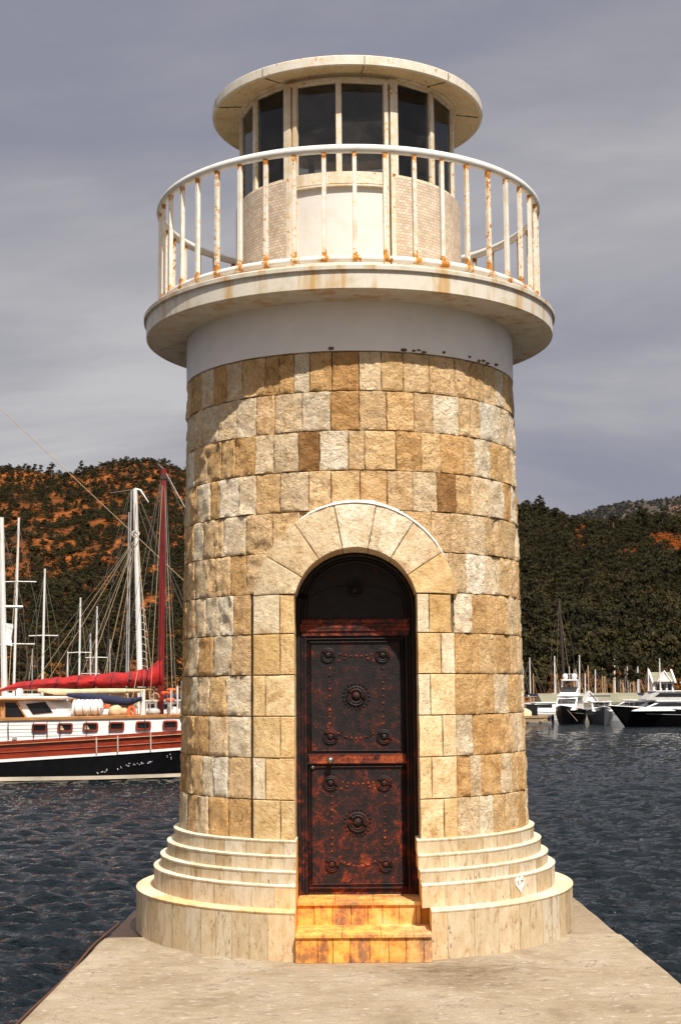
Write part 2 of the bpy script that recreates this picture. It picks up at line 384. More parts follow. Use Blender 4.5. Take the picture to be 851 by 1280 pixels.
# dressed jamb stones and voussoirs run back to the door as deep prisms
YB = -.86
def deep(mb, poly, proud, col, seed, nsub=6):
    """poly in (X, z) counter-clockwise, on the curved face, extruded back to the door plane"""
    pts = []
    for i in range(len(poly)):
        (x0, z0), (x1, z1) = poly[i], poly[(i + 1) % len(poly)]
        m = max(1, int(math.hypot(x1 - x0, z1 - z0)/.05))
        for k in range(m): pts.append((x0 + (x1 - x0)*k/m, z0 + (z1 - z0)*k/m))
    cxm = sum(p[0] for p in pts)/len(pts); czm = sum(p[1] for p in pts)/len(pts)
    def fy(x, z, d): r = RW(z) + proud + d; return -sqrt(r*r - x*x)
    rings = []
    g = .003
    def sh(x, z, s): 
        dx, dz = cxm - x, czm - z; l = math.hypot(dx, dz) + 1e-6; return x + dx/l*s, z + dz/l*s
    back = [(*sh(x, z, g), ) for x, z in pts]
    rings.append([(x, YB, z) for x, z in back])
    rings.append([(x, fy(x, z, -.005), z) for x, z in back])
    for s_, d in ((.004, 0), (.025, .001), (.06, .001)):
        ring_ = []
        for x, z in pts:
            lim = math.hypot(cxm - x, czm - z)*.7; X, Z = sh(x, z, min(s_ + g, lim))
            h = noise.fractal(Vector((X*13, seed, Z*13)), .85, 2.1, 4)*.0055
            ring_.append((X, fy(X, Z, d + h), Z))
        rings.append(ring_)
    rings.append([(cxm + (x - cxm)*.05, fy(cxm, czm, .002), czm + (z - czm)*.05) for x, z in pts])
    mb.loft(rings, True, True, col)
surs = [MB(), MB()]; r3 = random.Random(5)
SP = [(.60, .415, .205), (.63, .47, .27), (.57, .375, .165), (.66, .55, .385), (.60, .43, .22)]
zj = [ZB + k*ch for k in range(7)]; zj[6] = 2.34
for k in range(6):
    za, zb = zj[k], zj[k + 1]
    for side in (0, 1):
        xo, xi = (JX0, DX - DW) if side == 0 else (DX + DW, JX1)
        sp_ = (.5 + (.13 if (k + side) % 2 else -.18)) if side else (.30 if k % 2 else .66)
        if side == 0 and k == 5: sp_ = .65
        xm = xo + (xi - xo)*sp_
        for xa, xb in ((xo, xm), (xm, xi)):
            c = r3.choice(SP); q = r3.uniform(.92, 1.08)
            if side == 1 and k == 5 and xa == xm: xb -= .02
            edge_out = (side == 0 and xa == xo) or (side == 1 and xb == xi)
            deep(surs[side], [(xa, za), (xb, za), (xb, zb), (xa, zb)], .022 if edge_out else .018, (c[0]*q, c[1]*q, c[2]*q, 1), r3.uniform(0, 99))
for sur in surs: sur.build('door_jamb', M['smooth_stone'], LH, smooth=True, angle=30)
arch = MB(); angs = [174.5, 150, 126, 101.7, 78, 55, 32, 5.5]
VC = [(.62, .49, .32), (.61, .46, .28), (.63, .49, .32), (.68, .57, .42), (.67, .56, .41), (.64, .49, .32), (.60, .41, .20)]
for i in range(7):
    A0, A1 = radians(angs[i + 1]), radians(angs[i]); inn = []; out = []
    for k in range(7):
        a = A0 + (A1 - A0)*k/6; inn.append((DX + DW*cos(a), DZ + AR_IN*sin(a))); out.append((DX + AR_OUT*cos(a), DZ + AR_OUT*sin(a)))
    if i in (0, 6):   # springers end on a level bed
        for l in (inn, out):
            for k in range(7): l[k] = (l[k][0], max(l[k][1], 2.34))
    deep(arch, out + inn[::-1], .026, (*VC[i], 1), i*7.1)
arch.build('door_arch', M['smooth_stone'], LH, smooth=True, angle=30)
mo = MB(); pts = []
for k in range(60):
    a = radians(30 + 92*k/59); w = .003 + .012*max(0, noise.noise(Vector((k*.45, 3, 1)))) + (.010*max(0, 1 - abs(math.degrees(a) - 82)/26)) + random.uniform(0, .004)
    w *= min(1, k/6, (59 - k)/8) + .02
    pts.append((a, w))
rings = []
for a, w in pts:
    r0, r1 = AR_OUT - .005, AR_OUT + w; q = []
    tp = min(1, w/.006)
    for r, pr in ((r0, .02), (r0, .022 + .012*tp), (r1, .006 + .022*tp), (r1 + .004, .0)):
        x, z = DX + r*cos(a), DZ + r*sin(a); rw = RW(z) + pr; q.append((x, -sqrt(rw*rw - x*x), z))
    rings.append(q)
mo.loft(rings, True, True); mo.build('mortar_line', M['white_mortar'], LH, smooth=True)

# collar, gallery slab
RC = 1.250
MB().lathe([(RC - .05, ZT + .002), (RC, ZT + .006), (RC + .002, 4.15), (RC, 4.358)], 128).build('collar', M['plaster'], LH, smooth=True)
cr_ = MB(); rc_ = random.Random(3)           # chipped plaster along the collar's foot
for a in (.36, .39, .42, .30, .74, .82, .86, .90, .93, -.1, 1.0, .55):
    z = ZT + .012 + rc_.uniform(0, .02); r = RC + .001; w = rc_.uniform(.008, .028)
    cr_ = MB(); cr_.ball((r*sin(a), -r*cos(a), z), w, (1, .25, rc_.uniform(.3, .6)), 8, 5); cr_.build('plaster_chip', M['mortar'], LH)
slabm = MB().lathe([(1.20, 4.352), (1.545, 4.350), (1.557, 4.358), (1.559, 4.478), (1.577, 4.482), (1.579, 4.508), (1.572, 4.514), (1.532, 4.514), (1.530, 4.532), (1.455, 4.534), (1.453, 4.520), (.7, 4.524)], 160)
slabm.build('gallery_slab', M['slab'], LH, smooth=True, angle=30)

# railing
RAIL = empty('railing', (0, 0, 0)); RAIL.parent = LH
def circ(r, z, n=160): return [(r*sin(2*pi*k/n), -r*cos(2*pi*k/n), z) for k in range(n)]
RR, ZL, ZU = 1.457, 4.590, 5.362
MB().tube(circ(RR, ZU, 144), .031, 14, closed=True).build('top_rail', M['rail'], RAIL, smooth=True)
NB = 44; A_OFF = .031
lr = MB(); n = 440; m = 12
for k in range(n):
    a0 = A_OFF + 2*pi*k/n; a1 = a0 + 2*pi/n; d = min(k % 10, 10 - k % 10)
    col = [(.85, ), (.60, ), (.30, ), (.08, ), (0, ), (0, )][d][0]*random.uniform(.55, 1.0)
    vs = []
    for a in (a0, a1):
        for q in range(m): r = RR + .024*cos(2*pi*q/m); vs.append((r*sin(a), -r*cos(a), ZL + .024*sin(2*pi*q/m)))
    lr.add(vs, [(q, (q + 1) % m, m + (q + 1) % m, m + q) for q in range(m)], (col, col, col, 1))
lo_ = lr.build('lower_rail', M['rail'], RAIL, smooth=False)
bmx = bmesh.new(); bmx.from_mesh(lo_.data); bmesh.ops.remove_doubles(bmx, verts=bmx.verts[:], dist=.0005); bmx.to_mesh(lo_.data); bmx.free()
lo_.data.polygons.foreach_set('use_smooth', [True]*len(lo_.data.polygons))
HB = ZU - ZL - .02
bar = MB().box((-.0145, -.0145, .0), (.0145, .0145, HB)).build('baluster', M['bar'], RAIL, bevel=.003)
for k in range(NB):
    o = bar if k == 0 else bar.copy()
    if k: COL.objects.link(o); o.parent = RAIL
    a = A_OFF + 2*pi*k/NB; o.location = (RR*sin(a), -RR*cos(a), ZL + .012); o.rotation_euler = (0, 0, a)
ft = MB()
foot = MB().box((-.013, -.013, 0), (.013, .013, ZL - 4.532 - .012)).build('rail_foot', M['bar'], RAIL)
for k in range(11):
    o = foot if k == 0 else foot.copy()
    if k: COL.objects.link(o); o.parent = RAIL
    a = A_OFF + 2*pi*(k*4 + 1)/NB; o.location = (RR*sin(a), -RR*cos(a), 4.530); o.rotation_euler = (0, 0, a)

# lantern room
LN = empty('lantern_room', (0, 0, 0)); LN.parent = LH
ZP, ZHD = 5.405, 6.142
RP, RF = .876, .825
d0, d1 = radians(-30.5), radians(23.0)                     # the glazed door
m, nt, b, L = newmat('mosaic tile'); tcn = nd(nt, 'ShaderNodeTexCoord')
bk = nd(nt, 'ShaderNodeTexBrick', offset=.5, i_Scale=1.0, i_Mortar_Size=.0016, i_Mortar_Smooth=.2, i_Bias=-.1, i_Brick_Width=.034, i_Row_Height=.022)
bk.inputs['Color1'].default_value = (.74, .64, .52, 1); bk.inputs['Color2'].default_value = (.54, .43, .33, 1); bk.inputs['Mortar'].default_value = (.33, .25, .17, 1)
L.new(tcn.outputs['UV'], bk.inputs[0]); nn = noi(nt, coords(nt), 6, 5)
L.new(mixc(nt, .8, bk.outputs[0], mixc(nt, nn, (.6, .52, .42), (1.25, 1.2, 1.15)), 'MULTIPLY'), b.inputs['Base Color'])
b.inputs['Roughness'].default_value = .45; bump(nt, b, bk.outputs['Fac'], -.5, .004); M['mosaic'] = m
pp = MB().lathe([(RP - .10, 4.52), (RP, 4.521), (RP, ZP - .006), (RP - .006, ZP), (RP - .10, ZP)], 120, d1 + .01, d0 + 2*pi - .01)
po = pp.build('tiled_parapet', M['mosaic'], LN, smooth=True, angle=30)
uv = po.data.uv_layers.new(name='UV')
for lp in po.data.loops:
    v = po.data.vertices[lp.vertex_index].co; a = atan2(v.x, -v.y) % (2*pi); uv.data[lp.index].uv = (a*RP, v.z)
# lights between mullions: the door takes two, the rest of the circle twelve
NW = 12; wa = (2*pi - (d1 - d0))/NW
def post(mb, a, r, w, d, z0, z1):
    t = Vector((cos(a), sin(a), 0)); q = Vector((sin(a), -cos(a), 0)); c = q*r
    ring0 = [c - t*w/2 - q*d/2, c + t*w/2 - q*d/2, c + t*w/2 + q*d/2, c - t*w/2 + q*d/2]
    mb.loft([[p + Vector((0, 0, z)) for p in ring0] for z in (z0, z1)], True, True)
for k in range(1, NW):
    mbp = MB(); a = d1 + wa*k; post(mbp, a, RF, .042, .05, ZP - .004, ZHD); mbp.build('mullion', M['frame'], LN, bevel=.004)
MB().lathe([(RF - .05, ZP + .001), (RF + .03, ZP + .002), (RF + .028, ZP + .022), (RF - .05, ZP + .028)], 120, d1 + .03, d0 + 2*pi - .03, loop=True).build('window_sill', M['frame'], LN, smooth=True, angle=30)
MB().lathe([(RF - .04, ZHD - .004), (RF + .012, ZHD - .004), (RF + .018, ZHD + .02), (RF + .03, ZHD + .022), (RF + .032, ZHD + .042), (RF - .04, ZHD + .042)], 128, loop=True).build('lantern_head', M['frame'], LN, smooth=True, angle=30)
for k in range(NW):
    a0 = d1 + wa*k; a1 = a0 + wa; e = .02
    pm = MB(); q = []
    for rr_ in (RF - .004, RF + .002):
        q.append([(rr_*sin(a), -rr_*cos(a), z) for a, z in ((a0 + e, ZP + .02), (a1 - e, ZP + .02), (a1 - e, ZHD), (a0 + e, ZHD))])
    pm.loft(q, True, True).build('window_pane', M['glass'], LN)
# glazed door
DR = empty('lantern_door', (0, 0, 0)); DR.parent = LN
fr = MB()
for a, w, r, d in ((d0 - .004, .062, RF + .012, .07), (d1 + .004, .062, RF + .012, .07)): post(fr, a, r, w, d, 4.522, ZHD + .002)
fr.build('door_frame', M['frame'], DR, bevel=.005)
fr = MB()
for a, w, r, d in ((d0 + .066, .032, RF + .018, .05), (d1 - .066, .032, RF + .018, .05)): post(fr, a, r, w, d, 4.524, ZHD - .022)
dm = (d0 + d1)/2
fr.build('door_stile', M['frame'], DR, bevel=.004)
fr = MB(); post(fr, dm - .008, RF + .018, .042, .045, 5.42, ZHD - .03); fr.build('door_mullion', M['frame'], DR, bevel=.004)
MB().lathe([(RF - .015, ZHD - .034), (RF + .045, ZHD - .034), (RF + .045, ZHD - .006), (RF - .015, ZHD - .006)], 24, d0 + .03, d1 - .03, loop=True).build('door_head', M['frame'], DR, smooth=True, angle=30)
MB().lathe([(RF - .01, 5.335), (RF + .046, 5.335), (RF + .046, 5.42), (RF + .038, 5.425), (RF - .01, 5.425)], 24, d0 + .085, d1 - .085, loop=True).build('door_rail', M['frame'], DR, smooth=True, angle=30)
MB().lathe([(RF - .005, 5.31), (RF + .058, 5.312), (RF + .058, 5.325), (RF - .005, 5.336)], 24, d0 + .06, d1 - .06, loop=True).build('door_drip', M['frame'], DR, smooth=True, angle=30)
MB().lathe([(RF - .01, 4.524), (RF + .028, 4.524), (RF + .028, 5.312), (RF - .01, 5.312)], 24, d0 + .06, d1 - .06, loop=True).build('door_panel', M['panel'], DR, smooth=True, angle=30)
for a0, a1 in ((d0 + .09, dm - .03), (dm + .015, d1 - .09)):
    pm = MB(); q = []
    for rr_ in (RF + .004, RF + .01):
        q.append([(rr_*sin(a), -rr_*cos(a), z) for a, z in ((a0, 5.42), (a1, 5.42), (a1, ZHD - .03), (a0, ZHD - .03))])
    pm.loft(q, True, True).build('window_pane', M['glass'], DR)
# roof, ceiling, floor and the lamp pedestal inside
MB().lathe([(.70, 6.196), (.90, 6.168), (1.038, 6.150)], 160).build('soffit', M['roof'], LN, smooth=True, angle=30)
rp = MB().lathe([(1.036, 6.158), (1.038, 6.146), (1.056, 6.146), (1.060, 6.150), (1.060, 6.214), (1.055, 6.220), (.98, 6.232), (.5, 6.30), (.001, 6.32)], 160)
RFO = rp.build('lantern_roof', M['rim'], LN, smooth=True, angle=30)
for a in (-2.1, -1.25, -.62, .12, .78, 1.5, 2.4, 3.1):
    sm = MB(); q = [(r*sin(a), -r*cos(a), z) for r, z in ((.84, 6.174), (.95, 6.1585), (1.03, 6.1465))]; sm.tube([(x + .01*sin(i*3), y, z) for i, (x, y, z) in enumerate(q)], .0035, 5)
    sm.tube([(1.0605*sin(a), -1.0605*cos(a), z) for z in (6.150, 6.212)], .003, 5); sm.build('seam', M['dark'], RFO)
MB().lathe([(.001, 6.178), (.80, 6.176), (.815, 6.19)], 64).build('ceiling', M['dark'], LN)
rb = MB()
for k in range(8):
    a = k*pi/4 + .2; p0 = Vector((.06*sin(a), -.06*cos(a), 6.15)); p1 = Vector((.80*sin(a), -.80*cos(a), 6.15)); rb.tube([p0, p1], .02, 6)
rb.build('ceiling_rib', M['dark'], LN)
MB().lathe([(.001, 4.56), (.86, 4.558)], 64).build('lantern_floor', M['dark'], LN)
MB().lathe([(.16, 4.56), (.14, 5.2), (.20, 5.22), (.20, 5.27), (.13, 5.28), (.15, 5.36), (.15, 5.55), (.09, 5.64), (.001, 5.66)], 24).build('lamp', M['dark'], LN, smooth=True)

# stepped base
TC = [(.54, .44, .30), (.51, .40, .26), (.55, .46, .33), (.49, .38, .24), (.57, .49, .37), (.46, .345, .205), (.53, .42, .28)]
rt = random.Random(11)
def tier(name, R, z0, z1, xl, xr, ri=1.10, wash=None, nose=.003):
    aR = asin(xr/R); aL = asin(xl/R) + 2*pi; mb = MB(); a = aR; ztop = z1 - .016
    def pt(r, a): return (r*sin(a), -r*cos(a))
    def fr_ang(r, a):                                   # keeps the ends of every course on the flat cheeks of the doorway
        b0, b1 = asin(xr/r), asin(xl/r) + 2*pi; return b0 + (b1 - b0)*(a - aR)/(aL - aR)
    while a < aL - 1e-4:
        w = rt.choice((.115, .10, .13, .085, .15))*1.45/R*(.9 if R > 1.55 else 1.0); a1 = min(a + w, aL)
        if aL - a1 < .025: a1 = aL
        c = rt.choice(TC); k = rt.uniform(.93, 1.07); am = (a + a1)/2; X = R*sin(am)
        al = 1.0
        if wash and cos(am) > 0: al = 1 - wash*max(0, 1 - abs(X - (xl if X < 0 else xr))/.22)*rt.uniform(.5, 1)
        if cos(am) > 0 and X > 0: al = 1 - (1 - al)*.35
        g = .0012/R; st = 3; dr = rt.uniform(0, .002); ov = []
        for zz_, rr_ in ((z0, R - .03), (z0, R - dr), (ztop, R - dr), (ztop, R - .03)):
            ov.append([(*pt(rr_, fr_ang(rr_, a + g + (a1 - a - 2*g)*k2/st)), zz_) for k2 in range(st + 1)])
        mb.loft(ov, False, False, (c[0]*k, c[1]*k, c[2]*k, al)); a = a1
    def cheek(r, x): return (x, -sqrt(max(r*r - x*x, .01)))
    outer = []; N_ = 120
    def ringpts(r):
        b0, b1 = asin(xr/r), asin(xl/r) + 2*pi; return [pt(r, b0 + (b1 - b0)*k2/N_) for k2 in range(N_ + 1)]
    o1, i1 = ringpts(R - .004), ringpts(ri); c0 = (.62, .50, .33, 1)
    n_ = N_ + 1
    vs = [(x, y, z0) for x, y in o1] + [(x, y, ztop) for x, y in o1] + [(x, y, ztop) for x, y in i1] + [(x, y, z0) for x, y in i1]
    mb.add(vs, [(k2, k2 + 1, n_ + k2 + 1, n_ + k2) for k2 in range(N_)], (.25, .17, .09, 1))
    ck = (.72, .46, .16, .35)
    mb.add(vs, [(0, n_, 2*n_, 3*n_), (n_ - 1, 2*n_ - 1, 3*n_ - 1, 4*n_ - 1)], ck)
    # tread slabs with a rounded nosing
    a = aR
    while a < aL - 1e-4:
        a1 = min(a + rt.uniform(.2, .34), aL)
        if aL - a1 < .06: a1 = aL
        c = rt.choice(((.66, .59, .47), (.68, .62, .51), (.63, .54, .40))); g = .001/R; st = 5; ov = []
        for rr_, zz_ in ((ri, ztop), (R + nose - .003, ztop), (R + nose, ztop + .004), (R + nose + .001, ztop + .012), (R + nose - .004, z1 - .003), (R + nose - .012, z1), (ri, z1 + .001)):
            b0, b1 = a + g, a1 - g
            ov.append([(*pt(rr_, fr_ang(rr_, b0 + (b1 - b0)*k2/st)), zz_) for k2 in range(st + 1)])
        al = .35 if a1 > aL - .75 else .75
        mb.loft(ov, False, False, (*c, al if R > 1.55 else (.93 if a1 > aL - .5 else 1.0)))
        mb.add([p for r_ in ov for p in (r_[0],)], [tuple(range(len(ov)))], (.72, .46, .16, .4)); mb.add([p for r_ in ov for p in (r_[-1],)], [tuple(range(len(ov)))], (.72, .46, .16, .4)); a = a1
    return mb.build(name, M['trav'], LH, smooth=True, angle=30)
XL = -.376
tier('base_step', 1.592, 0, .303, XL, .485, wash=1.0)
tier('base_step', 1.468, .303, .450, XL, .432, wash=.9)
tier('base_step', 1.420, .450, .533, XL, .424)
tier('base_step', 1.372, .533, .626, XL, .415)
tier('base_step', 1.325, .626, .719, XL, .41)
# doorsteps
for nm, y0, z0, z1, x0, x1 in (('doorstep', -1.605, 0, .176, XL + .002, .483), ('doorstep', -1.245, .0, .322, XL + .002, .431)):
    mb = MB(); x = x0; zt = z1 - .022
    while x < x1 - 1e-4:
        xb = min(x + rt.choice((.095, .12, .11, .14)), x1)
        if x1 - xb < .03: xb = x1
        c = rt.choice(TC); d = rt.uniform(0, .003); mb.box((x + .0015, y0 + .008 + d, z0), (xb - .0015, y0 + .06, zt), (*c, .8)); x = xb
    mb.box((x0, y0 + .03, z0), (x1, -.80, zt - .001), (.3, .2, .1, .9))
    x = x0
    while x < x1 - 1e-4:
        xb = min(x + rt.uniform(.2, .3), x1)
        if x1 - xb < .08: xb = x1
        mb.box((x + .001, y0 - .006, zt), (xb - .001, -.80, z1), (.68, .59, .42, .72)); x = xb
    if y0 > -1.5: mb.box((x1 + .001, y0 + .04, z0), (.483, -.80, .301), (.6, .4, .15, .3))
    mb.build(nm, M['rust_trav'], LH, bevel=.003)
# white heart daubed on the step at the right of the door
gm = MB(); hz, R0 = .395, 1.468 + .0035
ctr = []
for k in range(48):
    t = 2*pi*k/48; hx = .0032*16*sin(t)**3; hy = .0030*(13*cos(t) - 5*cos(2*t) - 2*cos(3*t) - cos(4*t)); ctr.append((hx, hy))
a_h = asin(at_y(652, 1101, -1.1).x/1.468)
def hp(x, y): a = a_h + x/R0; return Vector((R0*sin(a), -R0*cos(a), hz + y))
for s_ in (1.0, .72): gm.tube([hp(x*s_ + random.uniform(-.002, .002), y*s_ + random.uniform(-.002, .002)) for x, y in ctr], .0065 if s_ == 1 else .004, 6, closed=True)
for k in range(7): gm.tube([hp(random.uniform(-.03, .03), random.uniform(-.02, .03)), hp(random.uniform(-.03, .03), random.uniform(-.02, .02))], .004, 5)
gm.build('graffiti_heart', M['white_mortar'], LH, smooth=True)

# ------------------------------------------------------------------ iron door
DO = empty('iron_door', (0, 0, 0)); DO.parent = LH
YD = -.915
def dp(px, py): v = at_y(px, py, YD); return v.x, v.z
mb = MB()
def arch_poly(hw, zb, zs, rise, n=24): return [(DX - hw, zb), (DX + hw, zb)] + [(DX + hw*cos(pi*k/n), zs + rise*sin(pi*k/n)) for k in range(n + 1)]
mb.prism(arch_poly(.47, .30, DZ, .45), YD + .03, YD + .06)
mb.build('door_back', M['black_iron'], DO)
# frame: stiles of stepped bars, roped edges
fm = MB(); fx0, fx1, zb = DX - .40, DX + .40, .322
def arch_tube(mb, hw, rise, y, r, zb=zb, n=30, nn=8):
    mb.tube([(DX - hw, y, zb)] + [(DX - hw, y, zb + (DZ - zb)*k/10) for k in range(1, 10)] + [(DX - hw*cos(pi*k/n), y, DZ + rise*sin(pi*k/n)) for k in range(n + 1)] + [(DX + hw, y, DZ - (DZ - zb)*k/10) for k in range(1, 11)], r, nn)
for hw, rise, y, r in ((.398, .375, YD, .017), (.372, .350, YD + .008, .011), (.350, .328, YD + .004, .013)): arch_tube(fm, hw, rise, y, r)
fm.build('door_frame', M['iron'], DO, smooth=True)
leaf = MB().prism(arch_poly(.345, zb, DZ, .322), YD + .012, YD + .029); NLEAF = len(leaf.f)
tr = MB()                                             # tympanum plate, shallow arc
zc = dp(443, 776)[1]; az0 = dp(395, 752)[1]; az1 = dp(443, 728)[1]
tr.prism([(DX - .335, zc), (DX + .335, zc), (DX + .335, az0 - .02)] + [(DX + .335*cos(pi*k/20), az0 - .02 + (az1 - az0)*sin(pi*k/20)) for k in range(1, 20)] + [(DX - .335, az0 - .02)], YD + .004, YD + .014)
tr.build('tympanum', M['black_iron'], DO, bevel=.003)
def rope(mb, p0, p1, y, r=.0055, step=.013):
    d = math.hypot(p1[0] - p0[0], p1[1] - p0[1]); n = max(2, int(d/step))
    for k in range(n + 1): mb.ball((p0[0] + (p1[0] - p0[0])*k/n, y, p0[1] + (p1[1] - p0[1])*k/n), r, (1, 1, 1), 6, 4)
co = MB(); (cx0, cz1), (cx1, cz0) = dp(375, 775), dp(512, 794)
h = cz1 - cz0
for k, (a, b_, o) in enumerate(((0, .28, .012), (.28, .72, .022), (.72, 1, .010))): co.box((cx0 + (.01 if k != 1 else 0), YD - o, cz0 + h*a), (cx1 - (.01 if k != 1 else 0), YD + .02, cz0 + h*b_ - .002))
rope(co, (cx0, cz0 + h*.5), (cx1, cz0 + h*.5), YD - .022); rope(co, (cx0, cz1), (cx1, cz1), YD - .010); co.build('cornice', M['rusty_iron'], DO)
pt_ = MB()
def panel_frame(px0, py0, px1, py1):
    x0, z1 = dp(px0, py0); x1, z0 = dp(px1, py1)
    for t_, y in ((0, -.002), (.022, .006)):
        pt_.tube([(x0 + t_, YD + y, z0 + t_), (x0 + t_, YD + y, z1 - t_), (x1 - t_, YD + y, z1 - t_), (x1 - t_, YD + y, z0 + t_)], .0075, 6, closed=True)
    rope(pt_, (x0 + .011, z1 - .011), (x1 - .011, z1 - .011), YD + .006); rope(pt_, (x0 + .011, z0 + .011), (x1 - .011, z0 + .011), YD + .006, .004)
    for xx in (x0 + .011, x1 - .011): rope(pt_, (xx, z0), (xx, z1), YD + .006, .004)
panel_frame(384, 799, 506, 942); panel_frame(385, 955, 508, 1109); pt_.build('panel_moulding', M['iron'], DO, smooth=True)
mr_ = MB(); x0, z1 = dp(386, 944); x1, z0 = dp(507, 953); mr_.box((x0, YD - .008, z0), (x1, YD + .02, z1)); rope(mr_, (x0, z0), (x1, z0), YD - .008); rope(mr_, (x0, z1), (x1, z1), YD - .008); mr_.build('lock_rail', M['rusty_iron'], DO)
def boss(mb, x, z, r, dots=0):
    for k in range(2):
        rr_ = r*(1 - .28*k); mb.tube([(x + rr_*cos(2*pi*i/20), YD + .006 - .004*k, z + rr_*sin(2*pi*i/20)) for i in range(20)], r*.15, 6, closed=True)
    mb.ball((x, YD + .004, z), r*.5, (1, .9, 1), 14, 8)
    for i in range(dots): mb.ball((x + r*1.42*cos(2*pi*i/dots), YD + .010, z + r*1.42*sin(2*pi*i/dots)), r*.13, (1, 1, 1), 7, 5)
for px, py, r, dts in ((410, 819, .046, 0), (478, 819, .046, 0), (445, 870, .062, 20), (413, 921, .046, 0), (480, 921, .046, 0), (413, 979, .046, 0), (480, 979, .046, 0), (447, 1028, .062, 20), (415, 1081, .044, 0), (482, 1081, .044, 0), (443, 737, .055, 18)):
    mb = MB(); x, z = dp(px, py); boss(mb, x, z, r, dts); mb.build('boss', M['iron'], DO, smooth=True)
rv = leaf; rk = random.Random(9)
def dots(p0, p1, n, sag=0):
    for k in range(n):
        t = (k + .5)/n; px = p0[0] + (p1[0] - p0[0])*t; py = p0[1] + (p1[1] - p0[1])*t + sag*4*t*(1 - t)
        x, z = dp(px, py); rv.ball((x, YD + .010, z), rk.uniform(.0065, .0095), (1, .8, 1), 7, 5)
for (xa, ya, xb, yb) in ((410, 819, 480, 921), (413, 979, 482, 1081)):
    dots((xa + 2, ya + 12), (xa + 2, yb - 12), 9); dots((xb - 1, ya + 12), (xb - 1, yb - 12), 9); dots((xa + 12, ya - 2), (xb - 12, ya - 2), 7, 3); dots((xa + 14, yb - 4), (xb - 14, yb - 4), 7, 6)
    dots((xa + 10, ya + 8), (xa + 24, ya + 3), 2); dots((xb - 10, ya + 8), (xb - 24, ya + 3), 2); dots((xa + 10, yb - 6), (xa + 24, yb + 2), 2); dots((xb - 10, yb - 6), (xb - 24, yb + 2), 2)
lo2 = leaf.build('door_leaf', M['iron'], DO, smooth=True, angle=30); lo2.data.materials.append(M['rusty_iron'])
for p_ in lo2.data.polygons:
    if p_.index >= NLEAF: p_.material_index = 1
kb = MB(); x, z = dp(413, 950); kb.tube([(x, YD, z), (x, YD - .035, z)], .016, 10); kb.ball((x, YD - .05, z), .024, (1, .9, 1), 14, 8); kb.build('handle', M['knob'], DO, smooth=True)
kb = MB(); x, z = dp(391, 959); kb.tube([(x, YD + .012, z), (x, YD - .004, z)], .011, 12); kb.ball((x, YD - .004, z), .007, (1, .5, 1), 8, 5); kb.build('keyhole_cover', M['knob'], DO, smooth=True)

# ================================================================== QUAY AND WATER
WZ = -1.0
m, nt, b, L = newmat('quay concrete'); v = coords(nt)
n1 = noi(nt, v, 1.6, 7, .65, .5); n2 = noi(nt, coords(nt, (1, 1.7, 1)), 8, 9, .76, .6); n3 = noi(nt, v, 70, 4, .7)
r1 = ramp(nt, [(.3, (.235, .175, .11)), (.48, (.335, .265, .18)), (.65, (.39, .32, .235))]); L.new(n1, r1.inputs[0])
c = mixc(nt, .95, r1.outputs[0], ramp_out(nt, n2, [(.30, .25), (.42, .92), (.52, 1.0), (.7, 1.2)]), 'MULTIPLY')
c = mixc(nt, .8, c, ramp_out(nt, n3, [(.32, .3), (.42, 1), (.66, 1.18)]), 'MULTIPLY')
spots = ramp_out(nt, noi(nt, coords(nt, (1, 1.6, 1)), 14, 3, .5), [(.62, 0), (.66, 1)])
c = mixc(nt, math_(nt, 'MULTIPLY', spots, .7), c, (.52, .47, .38))
sep = nd(nt, 'ShaderNodeVectorMath', operation='DISTANCE'); L.new(v, sep.inputs[0]); sep.inputs[1].default_value = (.62, -1.86, 0)
st = math_(nt, 'MULTIPLY', ramp_out(nt, math_(nt, 'ADD', sep.outputs['Value'], math_(nt, 'MULTIPLY', n2, .5)), [(.30, 1), (.85, 0)]), ramp_out(nt, n2, [(.4, 1), (.62, .2)]))
c = mixc(nt, math_(nt, 'MULTIPLY', st, .75), c, (.10, .055, .02))
vc = nd(nt, 'ShaderNodeTexVoronoi', i_Scale=.9, feature='DISTANCE_TO_EDGE'); wv = nd(nt, 'ShaderNodeVectorMath', operation='ADD'); L.new(v, wv.inputs[0]); wn = nd(nt, 'ShaderNodeTexNoise', i_Scale=3.0, i_Detail=6.0); L.new(v, wn.inputs['Vector']); L.new(wn.outputs['Color'], wv.inputs[1]); L.new(wv.outputs[0], vc.inputs['Vector'])
crk = math_(nt, 'MULTIPLY', ramp_out(nt, vc.outputs['Distance'], [(.0, 1), (.007, 0)]), ramp_out(nt, n1, [(.5, 0), (.56, 1)]))
c = mixc(nt, math_(nt, 'MULTIPLY', crk, .75), c, (.06, .04, .025))
L.new(c, b.inputs['Base Color']); b.inputs['Roughness'].default_value = .85; b.inputs['Specular IOR Level'].default_value = .3
bump(nt, b, math_(nt, 'ADD', n2, math_(nt, 'MULTIPLY', n3, .5)), .8, .022); M['quay'] = m
m0 = M['quay'].copy(); m0.name = 'quay concrete, wet at one corner'; nt = m0.node_tree; b = nt.nodes['Principled BSDF']; L = nt.links
old = b.inputs['Base Color'].links[0].from_socket; v = coords(nt); sxx = nd(nt, 'ShaderNodeSeparateXYZ'); L.new(v, sxx.inputs[0])
wet = ramp_out(nt, math_(nt, 'ADD', math_(nt, 'MULTIPLY', noi(nt, v, 6, 4), .25), math_(nt, 'MULTIPLY', sxx.outputs[0], -.4)), [(.55, 0), (.62, 1)])
L.new(mixc(nt, wet, mixc(nt, .35, old, (.2, .13, .07)), (.05, .032, .02)), b.inputs['Base Color']); L.new(math_(nt, 'SUBTRACT', .85, math_(nt, 'MULTIPLY', wet, .55)), b.inputs['Roughness']); M['quay_end'] = m0
